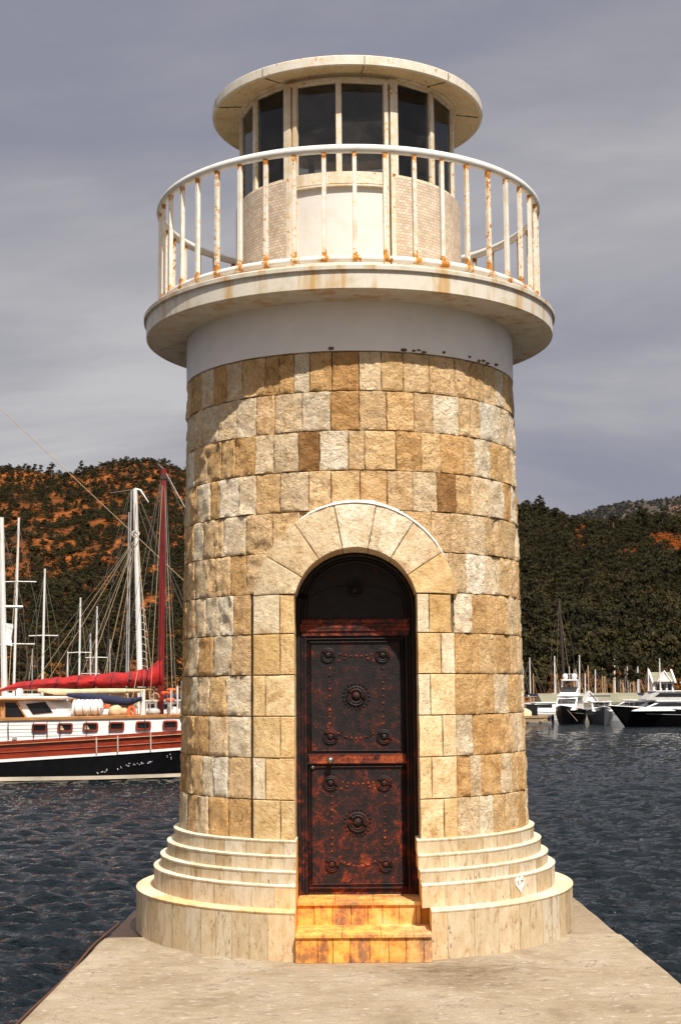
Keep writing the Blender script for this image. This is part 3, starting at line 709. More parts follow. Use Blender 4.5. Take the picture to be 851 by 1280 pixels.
M['wet'] = simple('wet dark stone', (.085, .055, .035), .32, var=.5, scale=9, bs=.4, bd=.01, bscale=18)
M['quayside'] = simple('weedy quay side', (.16, .13, .09), .8, var=.5, scale=3, bs=.5, bd=.02, bscale=12)
q = MB(); N_ = 60; rings = []
def ex(y, s): return noise.noise(Vector((y*2.2, s, .3)))*.012
ys = [-16 + 15.4*k/N_ for k in range(N_ + 1)]
for y in ys:
    xl, xr = -1.752 + ex(y, 1), 1.868 + (y + 1)*-.022*.9 + ex(y, 5)
    rings.append([(xl, y, -2.2), (xl, y, -.03), (xl + .014, y, -.006), (xl + .04, y, 0), (xr - .04, y, 0), (xr - .014, y, -.006), (xr, y, -.03), (xr, y, -2.2)])
q.loft(rings, True, True); tag(q.build('quay', M['quay']), kind='structure')
q = MB(); rings = []
for k in range(20):
    y = -.599 + 3.0*k/19; xl, xr = -1.754 + ex(y, 1), 1.865 + (y + 1)*-.022*.9 + ex(y, 5)
    rings.append([(xl, y, -2.2), (xl, y, -.034), (xl + .03, y, -.006), (xr - .03, y, -.006), (xr, y, -.034), (xr, y, -2.2)])
q.loft(rings, True, True); tag(q.build('quay_end', M['quay_end']), kind='structure')
pts = [Vector((at_y(0, 1275, -3.2).x + 0, -3.2, -.20))]
pts = [Vector((-1.80 - .035*max(0, (-y - .4)) + .012*sin(y*3.1), y, -.05 - .045*max(0, -y - .6))) for y in [-5 + 5.3*k/40 for k in range(41)]]
cb = MB().tube(pts, .009, 8)
tag(cb.build('steel_cable', simple('rusted cable', (.09, .032, .014), .8, var=.5, scale=40, bs=.5), smooth=True), 'rust brown steel cable running along the edge of the quay beside the water', 'cable')
# chips of stone and shell scattered on the quay
# water
m, nt, b, L = newmat('harbour water'); v = coords(nt)
b.inputs['Base Color'].default_value = (.002, .006, .009, 1); b.inputs['Roughness'].default_value = .04; b.inputs['IOR'].default_value = 1.33; b.inputs['Specular IOR Level'].default_value = .27
na = noi(nt, coords(nt, (1, 1.5, 1)), 2.4, 5, .6, .4); nb = noi(nt, coords(nt, (1, 1.4, 1)), 9, 4, .6)
bn = bump(nt, b, na, .9, .22); bump(nt, b, nb, .7, .05, bn); M['water'] = m
rw = np.random.default_rng(4)
nY, nX = 940, 600
t = np.linspace(0, 1, nY); dist = 8.0*(150.0/8.0)**t; Yv = CAM.y + dist
u = np.linspace(-1, 1, nX)
Xg = u[None, :]*(1.0 + dist[:, None]*.285); Yg_ = np.repeat(Yv[:, None], nX, 1)
Z = np.zeros_like(Xg); cell = dist[:, None]*.0033
for k in range(60):
    lam = np.exp(rw.uniform(np.log(.10), np.log(.85))); th = rw.normal(1.5, .42); kk = 2*np.pi/lam
    amp = .0125*lam**.95*rw.uniform(.6, 1.2)
    ph = kk*(Xg*np.cos(th) + Yg_*np.sin(th)) + rw.uniform(0, 6.28)
    ph = ph + .5*np.sin(.37*Xg + .21*Yg_ + k)
    fade = np.clip(lam/(cell*2.6) - .7, 0, 1)
    s_ = np.sin(ph); Z += amp*fade*(1 - 2*np.abs(np.sin(ph*.5))**1.0 + .36) if k % 2 else amp*fade*s_
vs = np.stack([Xg, Yg_, Z + WZ], -1).reshape(-1, 3)
i = np.arange(nY - 1)[:, None]*nX + np.arange(nX - 1)[None, :]
fs = np.stack([i, i + 1, i + nX + 1, i + nX], -1).reshape(-1, 4)
def np_mesh(name, vs, fs, mat, smooth=False, cols=None):
    me = bpy.data.meshes.new(name); k = fs.shape[1]
    me.vertices.add(len(vs)); me.vertices.foreach_set('co', vs.astype(np.float32).ravel())
    me.loops.add(len(fs)*k); me.loops.foreach_set('vertex_index', fs.astype(np.int32).ravel())
    me.polygons.add(len(fs)); me.polygons.foreach_set('loop_start', (np.arange(len(fs))*k).astype(np.int32))
    me.polygons.foreach_set('loop_total', np.full(len(fs), k, np.int32))
    if smooth: me.polygons.foreach_set('use_smooth', np.ones(len(fs), bool))
    if cols is not None:
        at = me.color_attributes.new('Col', 'FLOAT_COLOR', 'POINT'); at.data.foreach_set('color', cols.astype(np.float32).ravel())
    me.update(calc_edges=True); me.validate(); me.materials.append(mat)
    o = bpy.data.objects.new(name, me); COL.objects.link(o); return o
tag(np_mesh('water', vs, fs, M['water'], True), kind='structure')
# the rest of the bay, a hand below the rippled sheet, out to the horizon
bay = MB().add([(-4000, -3000, WZ - .12), (4000, -3000, WZ - .12), (4000, 6000, WZ - .12), (-4000, 6000, WZ - .12)], [(0, 1, 2, 3)]).build('sea', M['water']); tag(bay, kind='structure')

# ================================================================== HILLS AND FOREST
def interp(x, pts): return float(np.interp(x, [p[0] for p in pts], [p[1] for p in pts]))
SKYL = [(-700, 640), (-300, 592), (-120, 584), (0, 581), (20, 586), (45, 590), (60, 590), (80, 583), (100, 578), (130, 574), (160, 572), (180, 577), (200, 586), (225, 595), (300, 618), (420, 640), (560, 640), (640, 645), (650, 648), (670, 653), (690, 660), (715, 668), (740, 668), (765, 661), (800, 659), (830, 659), (851, 655), (950, 640), (1200, 625), (1600, 650)]
FARL = [(400, 690), (560, 680), (640, 668), (690, 650), (720, 639), (760, 631), (800, 628), (830, 624), (851, 620), (950, 600), (1200, 590), (1600, 620)]
def bearing_px(X, Y): return 425.5 + F*(X/(Y - CAM.y)) - 13.0
HORIZ = 862.0
YS, YRG = 165.0, 560.0
def hill_z(X, Y, ys=YS, yr=YRG, sk=SKYL, back=420.0):
    px = bearing_px(X, Y); d = sqrt((Y - CAM.y)**2)
    H = CAM.z + (HORIZ - interp(px, sk))/F*(yr - CAM.y)*1.0
    t = (Y - ys)/(yr - ys)
    if t <= 0: s = t*.02
    elif t <= 1: s = .06*min(1, t*8) + .94*(t**1.12)*(.55 + .45*t) if t < 1 else 1
    else: s = 1 - ((Y - yr)/back)**2
    n = noise.fractal(Vector((X*.012, Y*.012, 2)), .9, 2.1, 5)
    rid = 1 - abs(noise.noise(Vector((X*.011 + 3, Y*.005, 7))))*2
    w = max(0, min(1, 4*t*(1 - t))) if t < 1 else 0
    return WZ + (H - WZ)*s + (n*6.0 + rid*7.0 - 3)*w + noise.noise(Vector((X*.08, Y*.08, 1)))*.9*min(1, max(0, t*8))
def terrain(name, xs, ys, fn, mat):
    V = np.array([[x*(y - CAM.y)/500.0, y, fn(x*(y - CAM.y)/500.0, y)] for y in ys for x in xs]); nx, ny = len(xs), len(ys)
    i = np.arange(ny - 1)[:, None]*nx + np.arange(nx - 1)[None, :]
    fs = np.stack([i, i + 1, i + nx + 1, i + nx], -1).reshape(-1, 4)
    return tag(np_mesh(name, V, fs, mat, True), kind='structure')
def bare(X, Y):                                          # where the slope is bare orange earth
    px = bearing_px(X, Y)
    n = .75*noise.fractal(Vector((X*.020, Y*.011, 5.5)), .8, 2.2, 4) + .6*noise.noise(Vector((X*.10, Y*.07, 3))) + .3*noise.noise(Vector((X*.25, Y*.12, 8)))
    t = (Y - YS)/(YRG - YS)
    gs = lambda p, tt, sp_, st_, a: a*math.exp(-((px - p)/sp_)**2 - ((t - tt)/st_)**2)
    if px > 500: bias = -.34 + gs(695, .88, 24, .16, 1.0) + gs(756, .74, 30, .09, .85) + gs(835, .80, 45, .18, 1.1) + gs(668, .5, 25, .08, .5)
    else: bias = -.17 + gs(158, .95, 48, .17, .62) + gs(75, .78, 60, .06, .40) + gs(28, .60, 26, .10, .60) + gs(105, .42, 26, .07, .42) + gs(200, .6, 30, .1, .25) + gs(5, .95, 20, .05, .25)
    return n + bias
m, nt, b, L = newmat('dry hillside'); v = coords(nt)
n1 = noi(nt, v, .05, 8, .7, .5); n2 = noi(nt, v, .35, 6, .7)
r1 = ramp(nt, [(.33, (.03, .024, .01)), (.46, (.14, .045, .012)), (.6, (.36, .105, .022)), (.75, (.42, .18, .06))]); L.new(n1, r1.inputs[0])
L.new(mixc(nt, .8, r1.outputs[0], ramp_out(nt, math_(nt, 'ADD', math_(nt, 'MULTIPLY', n2, .5), math_(nt, 'MULTIPLY', noi(nt, v, 1.1, 6, .75), .5)), [(.40, .12), (.5, .8), (.6, 1.25)]), 'MULTIPLY'), b.inputs['Base Color']); b.inputs['Roughness'].default_value = .95; b.inputs['Specular IOR Level'].default_value = .1
bump(nt, b, n2, 1.0, 1.2); M['earth'] = m
xs = list(np.linspace(-230, 230, 231)); ysn = list(np.linspace(150, 560, 150)) + list(np.linspace(570, 950, 30))
terrain('hillside', xs, ysn, hill_z, M['earth'])
def far_z(X, Y): return hill_z(X, Y, 700.0, 1500.0, FARL, 700.0)
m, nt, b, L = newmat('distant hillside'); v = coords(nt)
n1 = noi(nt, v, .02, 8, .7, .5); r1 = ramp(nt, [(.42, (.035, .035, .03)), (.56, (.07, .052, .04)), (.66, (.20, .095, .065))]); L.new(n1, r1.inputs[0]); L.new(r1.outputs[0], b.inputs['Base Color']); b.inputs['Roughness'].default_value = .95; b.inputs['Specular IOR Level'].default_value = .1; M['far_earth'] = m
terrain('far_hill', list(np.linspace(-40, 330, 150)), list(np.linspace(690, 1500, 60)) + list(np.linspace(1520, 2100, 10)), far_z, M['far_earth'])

def leaf_mat(name, a, bcol, c):
    m, nt, b, L = newmat(name)
    at = nd(nt, 'ShaderNodeAttribute', attribute_name='Col')
    v = coords(nt); n = noi(nt, v, .9, 4, .6)
    r = ramp(nt, [(0, a), (.45, bcol), (1, c)]); L.new(math_(nt, 'ADD', math_(nt, 'MULTIPLY', at.outputs['Fac'], .8), math_(nt, 'MULTIPLY', n, .2)), r.inputs[0])
    L.new(r.outputs[0], b.inputs['Base Color']); b.inputs['Roughness'].default_value = .8; b.inputs['Specular IOR Level'].default_value = .15
    return m
M['pine'] = leaf_mat('pine foliage', (.009, .008, .003), (.021, .0185, .006), (.060, .046, .014))
M['far_pine'] = leaf_mat('far pine foliage', (.020, .022, .021), (.033, .035, .032), (.055, .051, .044))  # near pine greyed for distance: haze is put into the leaf colour
M['autumn'] = leaf_mat('autumn foliage', (.04, .018, .006), (.12, .045, .010), (.26, .12, .02))
M['bark'] = simple('bark', (.12, .08, .05), .9, var=.4, scale=4)
def crown_template(seed, n, r, h, leaf, layers=5):
    """leaf-clump faces spread through irregular lobes of a crown of radius r and height h, base at z=0"""
    g = np.random.default_rng(seed); lob = []
    for k in range(layers*2):
        z = g.uniform(.12, .92)*h; a = g.uniform(0, 2*pi); q = r*(1.0 - .75*(z/h)**1.6)*g.uniform(.25, .75); lob.append((q*cos(a), q*sin(a), z, r*g.uniform(.28, .5)*(1.1 - .5*z/h)))
    V = []; T = []; Cc = []
    for k in range(n):
        lx, ly, lz, lr = lob[g.integers(len(lob))]
        d = g.normal(size=3); d /= np.linalg.norm(d); d[2] = abs(d[2])*.8 + d[2]*.2
        p = np.array([lx, ly, lz]) + d*lr*g.uniform(.65, 1.0)*np.array([1, 1, .75])
        nrm = d + g.normal(size=3)*.45; nrm /= np.linalg.norm(nrm)
        t = np.cross(nrm, g.normal(size=3)); t /= np.linalg.norm(t); b_ = np.cross(nrm, t); s = leaf*g.uniform(.6, 1.3)
        i = len(V); V += [p - t*s, p + b_*s*.8 - nrm*s*.2, p + t*s]; T.append((i, i + 1, i + 2)); Cc += [g.uniform(.05, .95)]*3
    return np.array(V), np.array(T), np.array(Cc)
def scatter(name, spots, temps, mat, label, cat):
    Vs = []; Fs = []; Cs = []; o = 0
    for (x, y, z, s, a, sq, tone) in spots:
        V, T, Cc = temps[rng.integers(len(temps))]; c_, s_ = cos(a), sin(a)
        P = np.empty_like(V); P[:, 0] = x + s*(V[:, 0]*c_ - V[:, 1]*s_); P[:, 1] = y + s*(V[:, 0]*s_ + V[:, 1]*c_); P[:, 2] = z + s*sq*V[:, 2]
        Vs.append(P); Fs.append(T + o); o += len(V); Cs.append(np.clip(Cc*.6 + tone, 0, 1))
    C1 = np.concatenate(Cs); cols = np.stack([C1, C1, C1, np.ones_like(C1)], -1)
    ob = np_mesh(name, np.concatenate(Vs), np.concatenate(Fs), mat, False, cols)
    return tag(ob, label, cat, kind='stuff')
temps = [crown_template(100 + k, 380, 2.6, 3.6, .25, 7) for k in range(7)]
small = [crown_template(200 + k, 80, 1.4, 1.7, .34) for k in range(5)]
spots = []; shrubs = []; rusty = []
def patch(px, t):
    gs = lambda p, tt, sp_, st_: math.exp(-((px - p)/sp_)**2 - ((t - tt)/st_)**2)
    return max(gs(697, .86, 17, .13), gs(757, .70, 20, .07), gs(830, .74, 34, .12), gs(800, .84, 20, .07), gs(668, .5, 18, .05)*.8, gs(776, .34, 10, .05)*.8) if px > 500 else max(gs(60, .40, 40, .05), gs(110, .36, 26, .05), gs(212, .55, 14, .08))*.75
def hidden(px): return 236 < px < 612
def vis(px): return -60 < px < 910 and not hidden(px)
for k in range(26000):
    u = random.random(); y = 172 + (600 - 172)*u**.8; px = random.uniform(-60, 910)
    if hidden(px): continue
    x = (px - 425.5 + 13)/F*(y - CAM.y); z = hill_z(x, y); bv = bare(x, y); t = (y - YS)/(YRG - YS)
    if y > 585: continue
    if patch(px, t) + .55*noise.noise(Vector((x*.12, y*.07, 4))) > .50 and random.random() < .72:
        rusty.append((x, y, z + .3, random.uniform(.35, .75), random.uniform(0, 6.3), random.uniform(.8, 1.3), random.uniform(0, .5)))
    elif bv > .12:
        if random.random() < .6: shrubs.append((x, y, z - .2, random.uniform(.6, 1.5), random.uniform(0, 6.3), random.uniform(.7, 1.1), random.uniform(0, .3)))
    elif len(spots) < 9000 and random.random() < .62:
        left = px < 400; s = random.uniform(.42, .85) if left else random.uniform(.7, 1.5)
        spots.append((x, y, z - .3, s*(1.15 if t < .3 else 1), random.uniform(0, 6.3), random.uniform(.75, 1.35), random.uniform(-.15, .45) + .2*noise.noise(Vector((x*.03, y*.03, 0)))))
scatter('forest', spots, temps, M['pine'], 'dark green pine forest covering the hillsides behind the harbour', 'forest')
scatter('rust_thicket', rusty, temps, leaf_mat('rust red foliage', (.09, .022, .006), (.26, .065, .012), (.42, .13, .022)), 'rust orange thickets breaking through the dark pine slopes', 'bushes')
scatter('scrub', shrubs, small, M['pine'], 'low dark scrub dotted over the bare orange earth of the hills', 'scrub')
fsp = []
for k in range(8000):
    y = random.uniform(1000, 1520); px = random.uniform(640, 900); x = (px - 425.5 + 13)/F*(y - CAM.y); z = far_z(x, y)
    if noise.fractal(Vector((x*.012, y*.008, 9)), .9, 2, 4) + (.3 if px > 780 else -.1)*((y - 1000)/400) > .30: continue
    fsp.append((x, y, z - .4, random.uniform(1.0, 1.9), random.uniform(0, 6.3), random.uniform(.8, 1.2), random.uniform(0, .3)))
scatter('far_forest', fsp, small, M['far_pine'], 'haze greyed woods on the farther hill seen over the right hand slope', 'forest')
aut = []
for px in list(np.linspace(655, 700, 16)) + list(np.linspace(700, 860, 46)) + list(np.linspace(0, 226, 22)):
    y = random.uniform(166, 182); x = (px - 412)/F*(y - CAM.y); aut.append((x, y, hill_z(x, y) - .2, random.uniform(.45, .95), random.uniform(0, 6), random.uniform(.8, 1.5), random.uniform(0, .5)))
scatter('autumn_bushes', aut, temps, M['autumn'], 'orange brown bushes along the far shore behind the moorings', 'bushes')

def pine(px, y, h, r, label, lean=0, z=None):
    x = (px - 412)/F*(y - CAM.y); z = hill_z(x, y) if z is None else z
    t = empty('pine_tree', (x, y, z), label=label, cat='tree')
    tk = MB(); tk.tube([(0, 0, -.5), (lean*.3, .05, h*.4), (lean*.7, 0, h*.75), (lean, 0, h*.97)], [h*.028, h*.022, h*.014, h*.005], 7)
    g = random.Random(int(px)); Vv = []; Tt = []; Cc_ = []; o = 0
    for k in range(11):
        zz_ = h*g.uniform(.32, .9); a = g.uniform(0, 6.28); q = r*(1.15 - zz_/h)*g.uniform(.6, 1.2)
        e = Vector((q*cos(a) + lean*zz_/h, q*sin(a), zz_ + h*.06)); tk.tube([(lean*zz_/h, 0, zz_ - h*.03), e], [h*.008, h*.003], 5)
        V, T, C_ = crown_template(int(px*10) + k, 170, r*.55, r*.55, r*.085, 2); Vv.append(V + np.array(e) - np.array([0, 0, r*.2])); Tt.append(T + o); o += len(V); Cc_.append(C_*.8)
    V, T, C_ = crown_template(int(px*10) + 77, 200, r*.5, r*.7, r*.085, 2); Vv.append(V + np.array([lean, 0, h*.86])); Tt.append(T + o); Cc_.append(C_*.8)
    C1 = np.concatenate(Cc_); tk.build('trunk', M['bark'], t, smooth=True)
    c = np_mesh('crown', np.concatenate(Vv), np.concatenate(Tt), M['pine'], False, np.stack([C1]*3 + [np.ones_like(C1)], -1)); c.parent = t
pine(649, 545, 8.5, 3.4, 'dark pine rising above the ridge right beside the tower wall')
pine(741, 540, 8.0, 3.2, 'round topped pine standing up on the low saddle of the right hand ridge')
pine(775, 540, 8.8, 3.4, 'taller dark pine against the far hill, between two other ridge pines')
pine(803, 540, 8.0, 3.2, 'flat topped pine on the ridge below the bare pink slope of the far hill')
pine(34, 545, 7.0, 2.2, 'small pine on the skyline of the left hand hill')
pine(72, 545, 6.0, 2.2, 'bushy little pine beside the rocky notch of the left hand skyline')

# ================================================================== BOATS
M['white_gel'] = simple('white gelcoat', (.80, .79, .77), .28, var=.05, scale=2)
M['black_hull'] = simple('black hull paint', (.004, .004, .005), .5, var=.4, scale=3, spec=.1, rnd=True)
M['grey_hull'] = simple('grey hull paint', (.10, .105, .11), .3, var=.2, scale=2)
M['mahogany'] = wood_mat('mahogany', (.28, .032, .007), (.10, .012, .004), .3, (.5, 5, 9), .4)
M['teak'] = wood_mat('teak', (.46, .21, .06), (.24, .10, .03), .45, (.6, 5, 9))
M['red_spar'] = wood_mat('red varnished spar', (.20, .010, .006), (.09, .006, .004), .35, (4, 4, .4), .3)
M['spar'] = simple('white spar', (.66, .64, .61), .4, var=.1, scale=2)
M['grey_spar'] = simple('grey alloy spar', (.42, .41, .40), .4, .3, var=.15, scale=2)
M['tan_spar'] = wood_mat('bare wood spar', (.42, .26, .13), (.25, .14, .06), .5, (4, 4, .4))
M['dark_spar'] = simple('dark wooden spar', (.035, .022, .016), .6)
M['wire'] = simple('rigging wire', (.20, .17, .14), .5, .4)
M['rope'] = simple('tan rope', (.42, .30, .18), .9, var=.3, scale=60)
M['red_cloth'] = simple('red sail cover', (.31, .006, .006), .85, var=.5, scale=3, bs=.6, bd=.03, bscale=5)
M['cream_cloth'] = simple('cream canvas', (.62, .49, .30), .9, var=.2, scale=5, bs=.4, bd=.02, bscale=14)
M['navy_cloth'] = simple('navy canvas', (.012, .016, .05), .85, var=.3, scale=5, bs=.4, bd=.02, bscale=10)
M['orange_cloth'] = simple('orange cloth', (.60, .09, .015), .8, var=.25, scale=6)
M['smoked'] = simple('smoked glass', (.012, .012, .014), .06, var=.4, scale=2)
M['boot'] = simple('weathered boot stripe', (.50, .42, .32), .6, var=.3, scale=2, sc3=(.4, 1, 1))
M['grey_paint'] = simple('grey paint', (.38, .37, .35), .6)
M['shed_roof'] = simple('green grey roof', (.20, .19, .13), .8, var=.2, scale=.6)
M['dock'] = simple('timber dock', (.30, .20, .11), .85, var=.35, scale=2, sc3=(.4, 1, 4))

YG = 33.0
def G(px, py, dy=0.0): v = at_y(px, py, YG + dy); return Vector((v.x, YG + dy, v.z))
def gx(px): return at_y(px, 900, YG).x
def gz(py, px=110): return at_y(px, py, YG).z
GU = empty('wooden_sailing_boat', (gx(60), YG + 2, WZ), label='black hulled wooden gulet with a mahogany band, furled red sail and red mast', cat='sailing boat')
GI = Matrix.Translation(-GU.location)
def gb(mb, name, mat, parent=None, **k):
    o = mb.build(name, mat, None, **k); o.parent = parent or GU
    if not parent: o.matrix_parent_inverse = GI
    return o
PXS = [-420, -400, -360, -300, -220, -140, -60, 0, 40, 80, 120, 160, 200, 240, 280, 310, 330, 338]
def lin(p0, p1): return lambda px: p0[1] + (p1[1] - p0[1])*(px - p0[0])/(p1[0] - p0[0])
BEAM = 2.15
def off(px, k=1.0):
    t = max(0, (px - 60)/(338 - 60)); s = max(0, (-200 - px)/220)
    return min(BEAM, BEAM*(t**2.4)*k + .8*s**2)
def strake(name, top, bot, mat, out=0.0, flare=(1.0, 1.0), parent=None, curve=2):
    rings = []
    for px in PXS:
        zt, zb = gz(top(px), px) if False else at_y(px, top(px), YG).z, at_y(px, bot(px), YG).z; X = gx(px); o0, o1 = off(px, flare[0]), off(px, flare[1])
        q = []
        for k in range(curve + 1):
            f = k/curve; oo = o0 + (o1 - o0)*f - out; q.append((X, YG + min(oo, BEAM - .03), zt + (zb - zt)*f))
        for k in range(curve, -1, -1):
            f = k/curve; oo = o0 + (o1 - o0)*f - out; q.append((X, YG + 2*BEAM - min(oo, BEAM - .03), zt + (zb - zt)*f))
        rings.append(q)
    mb = MB(); mb.loft(rings, True, True)
    return gb(mb, name, mat, parent, smooth=True, angle=35)
s_cap0, s_cap1 = lin((0, 897.5), (225, 893.5)), lin((0, 901), (225, 897))
s_top = s_cap1; s_w0 = lin((0, 927), (225, 913.5)); s_w1 = lin((0, 931), (225, 918)); s_m1 = lin((0, 949.5), (225, 935.5)); s_s1 = lin((0, 953), (225, 938.5)); s_b1 = lin((0, 971.5), (225, 968.5)); s_bt = lin((0, 976.5), (225, 972.8))
strake('topside', s_top, s_w0, M['white_gel'], 0, (1.02, 1.05))
strake('rub_rail', s_w0, s_w1, M['mahogany'], .05, (1.05, 1.05))
strake('mahogany_band', s_w1, s_m1, M['mahogany'], 0, (1.05, 1.12))
strake('sheer_stripe', s_m1, s_s1, M['white_gel'], .025, (1.12, 1.12))
strake('hull', s_s1, s_b1, M['black_hull'], 0, (1.12, 1.4), curve=4)
strake('boot_stripe', s_b1, s_bt, M['boot'], .012, (1.4, 1.4))
strake('keel', s_bt, lin((0, 1000), (225, 1000)), M['black_hull'], 0, (1.4, 2.2))
strake('cap_rail', s_cap0, s_cap1, M['teak'], .045, (1.0, 1.02))
# gilt edge lines on the rub rail and band
for ln, nm in ((lambda p: s_w1(p) + .4, 'gilt_line'),):
    mb = MB(); mb.tube([(gx(p), YG + off(p, 1.05) - .055, at_y(p, ln(p), YG).z) for p in PXS], .012, 6); gb(mb, nm, M['teak'])
mb = MB(); mb.tube([(gx(p), YG + off(p, 1.08) - .02, at_y(p, (s_w1(p)*.45 + s_m1(p)*.55), YG).z) for p in PXS], .012, 5); gb(mb, 'plank_seam', M['mahogany'])
# flaking white name on the bow: scuffs only
g = random.Random(4); mb = MB()
for (px, py, w) in ((122, 966.5, 5), (128, 965, 6), (133, 963, 3), (147, 961.5, 4), (151, 960, 3), (158, 957.5, 4), (161, 956, 3), (167, 956.5, 4), (171, 955.5, 4), (176, 955, 3), (183, 954.5, 3), (187, 953.5, 3), (206, 947, 1.2), (210, 944, 1.2), (211, 949, 1)):
    for k in range(3):
        a = px + g.uniform(-w, w)*.4; c = py + g.uniform(-1.1, 1.1); l = g.uniform(.4, w*.35); y_ = YG + off(a, 1.22) - .01
        p = at_y(a, c, YG); q2 = at_y(a + l, c - g.uniform(-.6, 1.0), YG); mb.tube([(p.x, y_ - .012, p.z), (q2.x, y_ - .012, q2.z)], g.uniform(.005, .012), 5)
gb(mb, 'worn_lettering', M['white_gel'])
def rpoly(x0, z0, x1, z1, r, n=4):
    P = []
    for cx_, cz_, a in ((x1 - r, z1 - r, 0), (x0 + r, z1 - r, 90), (x0 + r, z0 + r, 180), (x1 - r, z0 + r, 270)):
        P += [(cx_ + r*cos(radians(a + 90*k/n)), cz_ + r*sin(radians(a + 90*k/n))) for k in range(n + 1)]
    return P
for px in (-160, -110, -62, -14, 50, 82, 113.5, 145.5, 178, 210.5):
    if px < 40: continue
    cy_ = 910 - (px - 50)*.022; p0, p1 = at_y(px - 9.6, cy_ + 5.6, YG), at_y(px + 9.6, cy_ - 5.6, YG); y = YG + off(px, 1.03) - .03
    ang = atan2(off(px + 8, 1.03) - off(px - 8, 1.03), gx(px + 8) - gx(px - 8)); cxw = (p0.x + p1.x)/2
    def rot(mb_):
        mb_.v = [(cxw + (vx - cxw)*cos(ang), vy + (vx - cxw)*sin(ang), vz) for vx, vy, vz in mb_.v]; return mb_
    mbf = MB(); outer = rpoly(p0.x, p0.z, p1.x, p1.z, .07); inner = rpoly(p0.x + .05, p0.z + .05, p1.x - .05, p1.z - .05, .04)
    mbf.loft([[(x, y + .06, z) for x, z in outer], [(x, y - .02, z) for x, z in outer], [(x, y - .02, z) for x, z in inner], [(x, y + .06, z) for x, z in inner]], True, False)
    w = gb(rot(mbf), 'window', M['mahogany'])
    gb(rot(MB().prism(inner, y + .022, y + .032)), 'pane', M['smoked'], w)
    cu = MB(); cu.prism([(p0.x + .06, p0.z + .06), (p0.x + (.2 if px in (82, 113.5) else .14), p0.z + .06), (p0.x + .12, p1.z - .06), (p0.x + .06, p1.z - .06)], y + .012, y + .02)
    if px in (82, 113.5): gb(rot(cu), 'curtain', M['cream_cloth'], w)
# rails: low stanchions with two wires along the side deck
for px, y0_ in [(11.5, 925), (43, 923), (60, 922), (76, 921), (109, 918), (137, 917), (180, 914)]:
    mb = MB(); p, q2 = at_y(px, s_cap0(px) + 6, YG), at_y(px + .5, y0_, YG); yy = YG + off(px, 1.06) - .09; mb.tube([(p.x, yy, p.z), (q2.x, yy, q2.z)], .014, 5); gb(mb, 'stanchion', M['dark_spar'])
for k in (907, 916):
    mb = MB(); mb.tube([(gx(p), YG + off(p, 1.06) - .09, at_y(p, k - (p*.02), YG).z) for p in (-40, 0, 40, 80, 118)], .006, 5); gb(mb, 'lifeline', M['dark_spar'])
for px in (121, 147, 187):
    mb = MB(); p, q2 = at_y(px, 922 - (px - 120)*.08, YG), at_y(px, s_m1(px) - .5, YG); mb.tube([(p.x, YG + off(px, 1.08) - .08, p.z), (q2.x, YG + off(px, 1.1) - .06, q2.z)], .022, 6); gb(mb, 'fender_post', M['boot'])
# wheelhouse
h0, h1 = YG + .55, YG + 2*BEAM - .55
prof = [(-170, 901), (-170, 875), (57, 875.5), (70, 884), (84, 894), (86, 900)]
mb = MB(); mb.prism([(G(*p, .55).x, G(*p, .55).z) for p in prof], h0, h1); WH = gb(mb, 'wheelhouse', M['white_gel'], bevel=.03)
mb = MB(); mb.prism([(G(*p, .4).x, G(*p, .4).z) for p in ((-178, 871.2), (-178, 875), (73, 874.5), (76, 872.2), (74, 870.8))], h0 - .18, h1 + .18); gb(mb, 'wheelhouse_roof', M['white_gel'], bevel=.02)
mb = MB(); mb.prism([(G(*p, .4).x, G(*p, .4).z) for p in ((-178, 873.4), (-178, 875.6), (72, 874.9), (75, 872.9))], h0 - .2, h0 - .17); gb(mb, 'roof_trim', M['teak'])
def pane(poly, fr, y, name='window'):
    P = [(G(*p, .55).x, G(*p, .55).z) for p in poly]; c0 = sum(p[0] for p in P)/len(P); c1 = sum(p[1] for p in P)/len(P)
    if fr:
        mbf = MB(); outp = []
        for x, z in P: d = math.hypot(x - c0, z - c1); outp.append((x + (x - c0)/d*.07, z + (z - c1)/d*.07))
        mbf.loft([[(x, y + .03, z) for x, z in outp], [(x, y - .03, z) for x, z in outp], [(x, y - .03, z) for x, z in P], [(x, y + .03, z) for x, z in P]], True, False)
        w = gb(mbf, name, fr); gb(MB().prism(P, y - .004, y + .012), 'pane', M['smoked'], w)
    else: gb(MB().prism(P, y - .012, y + .02), name, M['smoked'])
pane([(7.5, 878), (20.5, 878), (31.5, 895), (31, 897.5), (7.5, 897.5)], M['teak'], h0 - .03)
pane([(-30, 878), (1.5, 878), (1.5, 897.5), (-30, 897.5)], M['teak'], h0 - .03)
pane([(33, 880), (57, 877.2), (66.5, 890.5), (42, 893)], None, h0 - .012, 'quarter_window')
mb = MB(); mb.tube([G(-120, 901.2, .35), G(35, 901, .35), G(88, 899, .35)], .035, 6); gb(mb, 'house_coaming', M['teak'])
mb = MB(); p = G(18.5, 923, -.045); mb.box((p.x - .07, p.y, p.z - .035), (p.x + .07, p.y + .04, p.z + .035)); gb(mb, 'vent', M['grey_paint'])
# gear on the wheelhouse roof
for px, w, hh, mt in ((12, .12, .12, 'white_gel'), (25, .07, .26, 'white_gel'), (40, .30, .10, 'grey_paint')):
    p = G(px, 871, 1.4 + random.uniform(-.4, .6)); mb = MB(); mb.loft([[(p.x + w*s_*cx_, p.y + .22*s_*cy_, p.z + z) for cx_, cy_ in ((-1, -1), (1, -1), (1, 1), (-1, 1))] for s_, z in ((1, -.02), (1, hh*.7), (.7, hh))]); gb(mb, 'roof_locker' if hh < .3 else 'roof_vent', M[mt], bevel=.02)
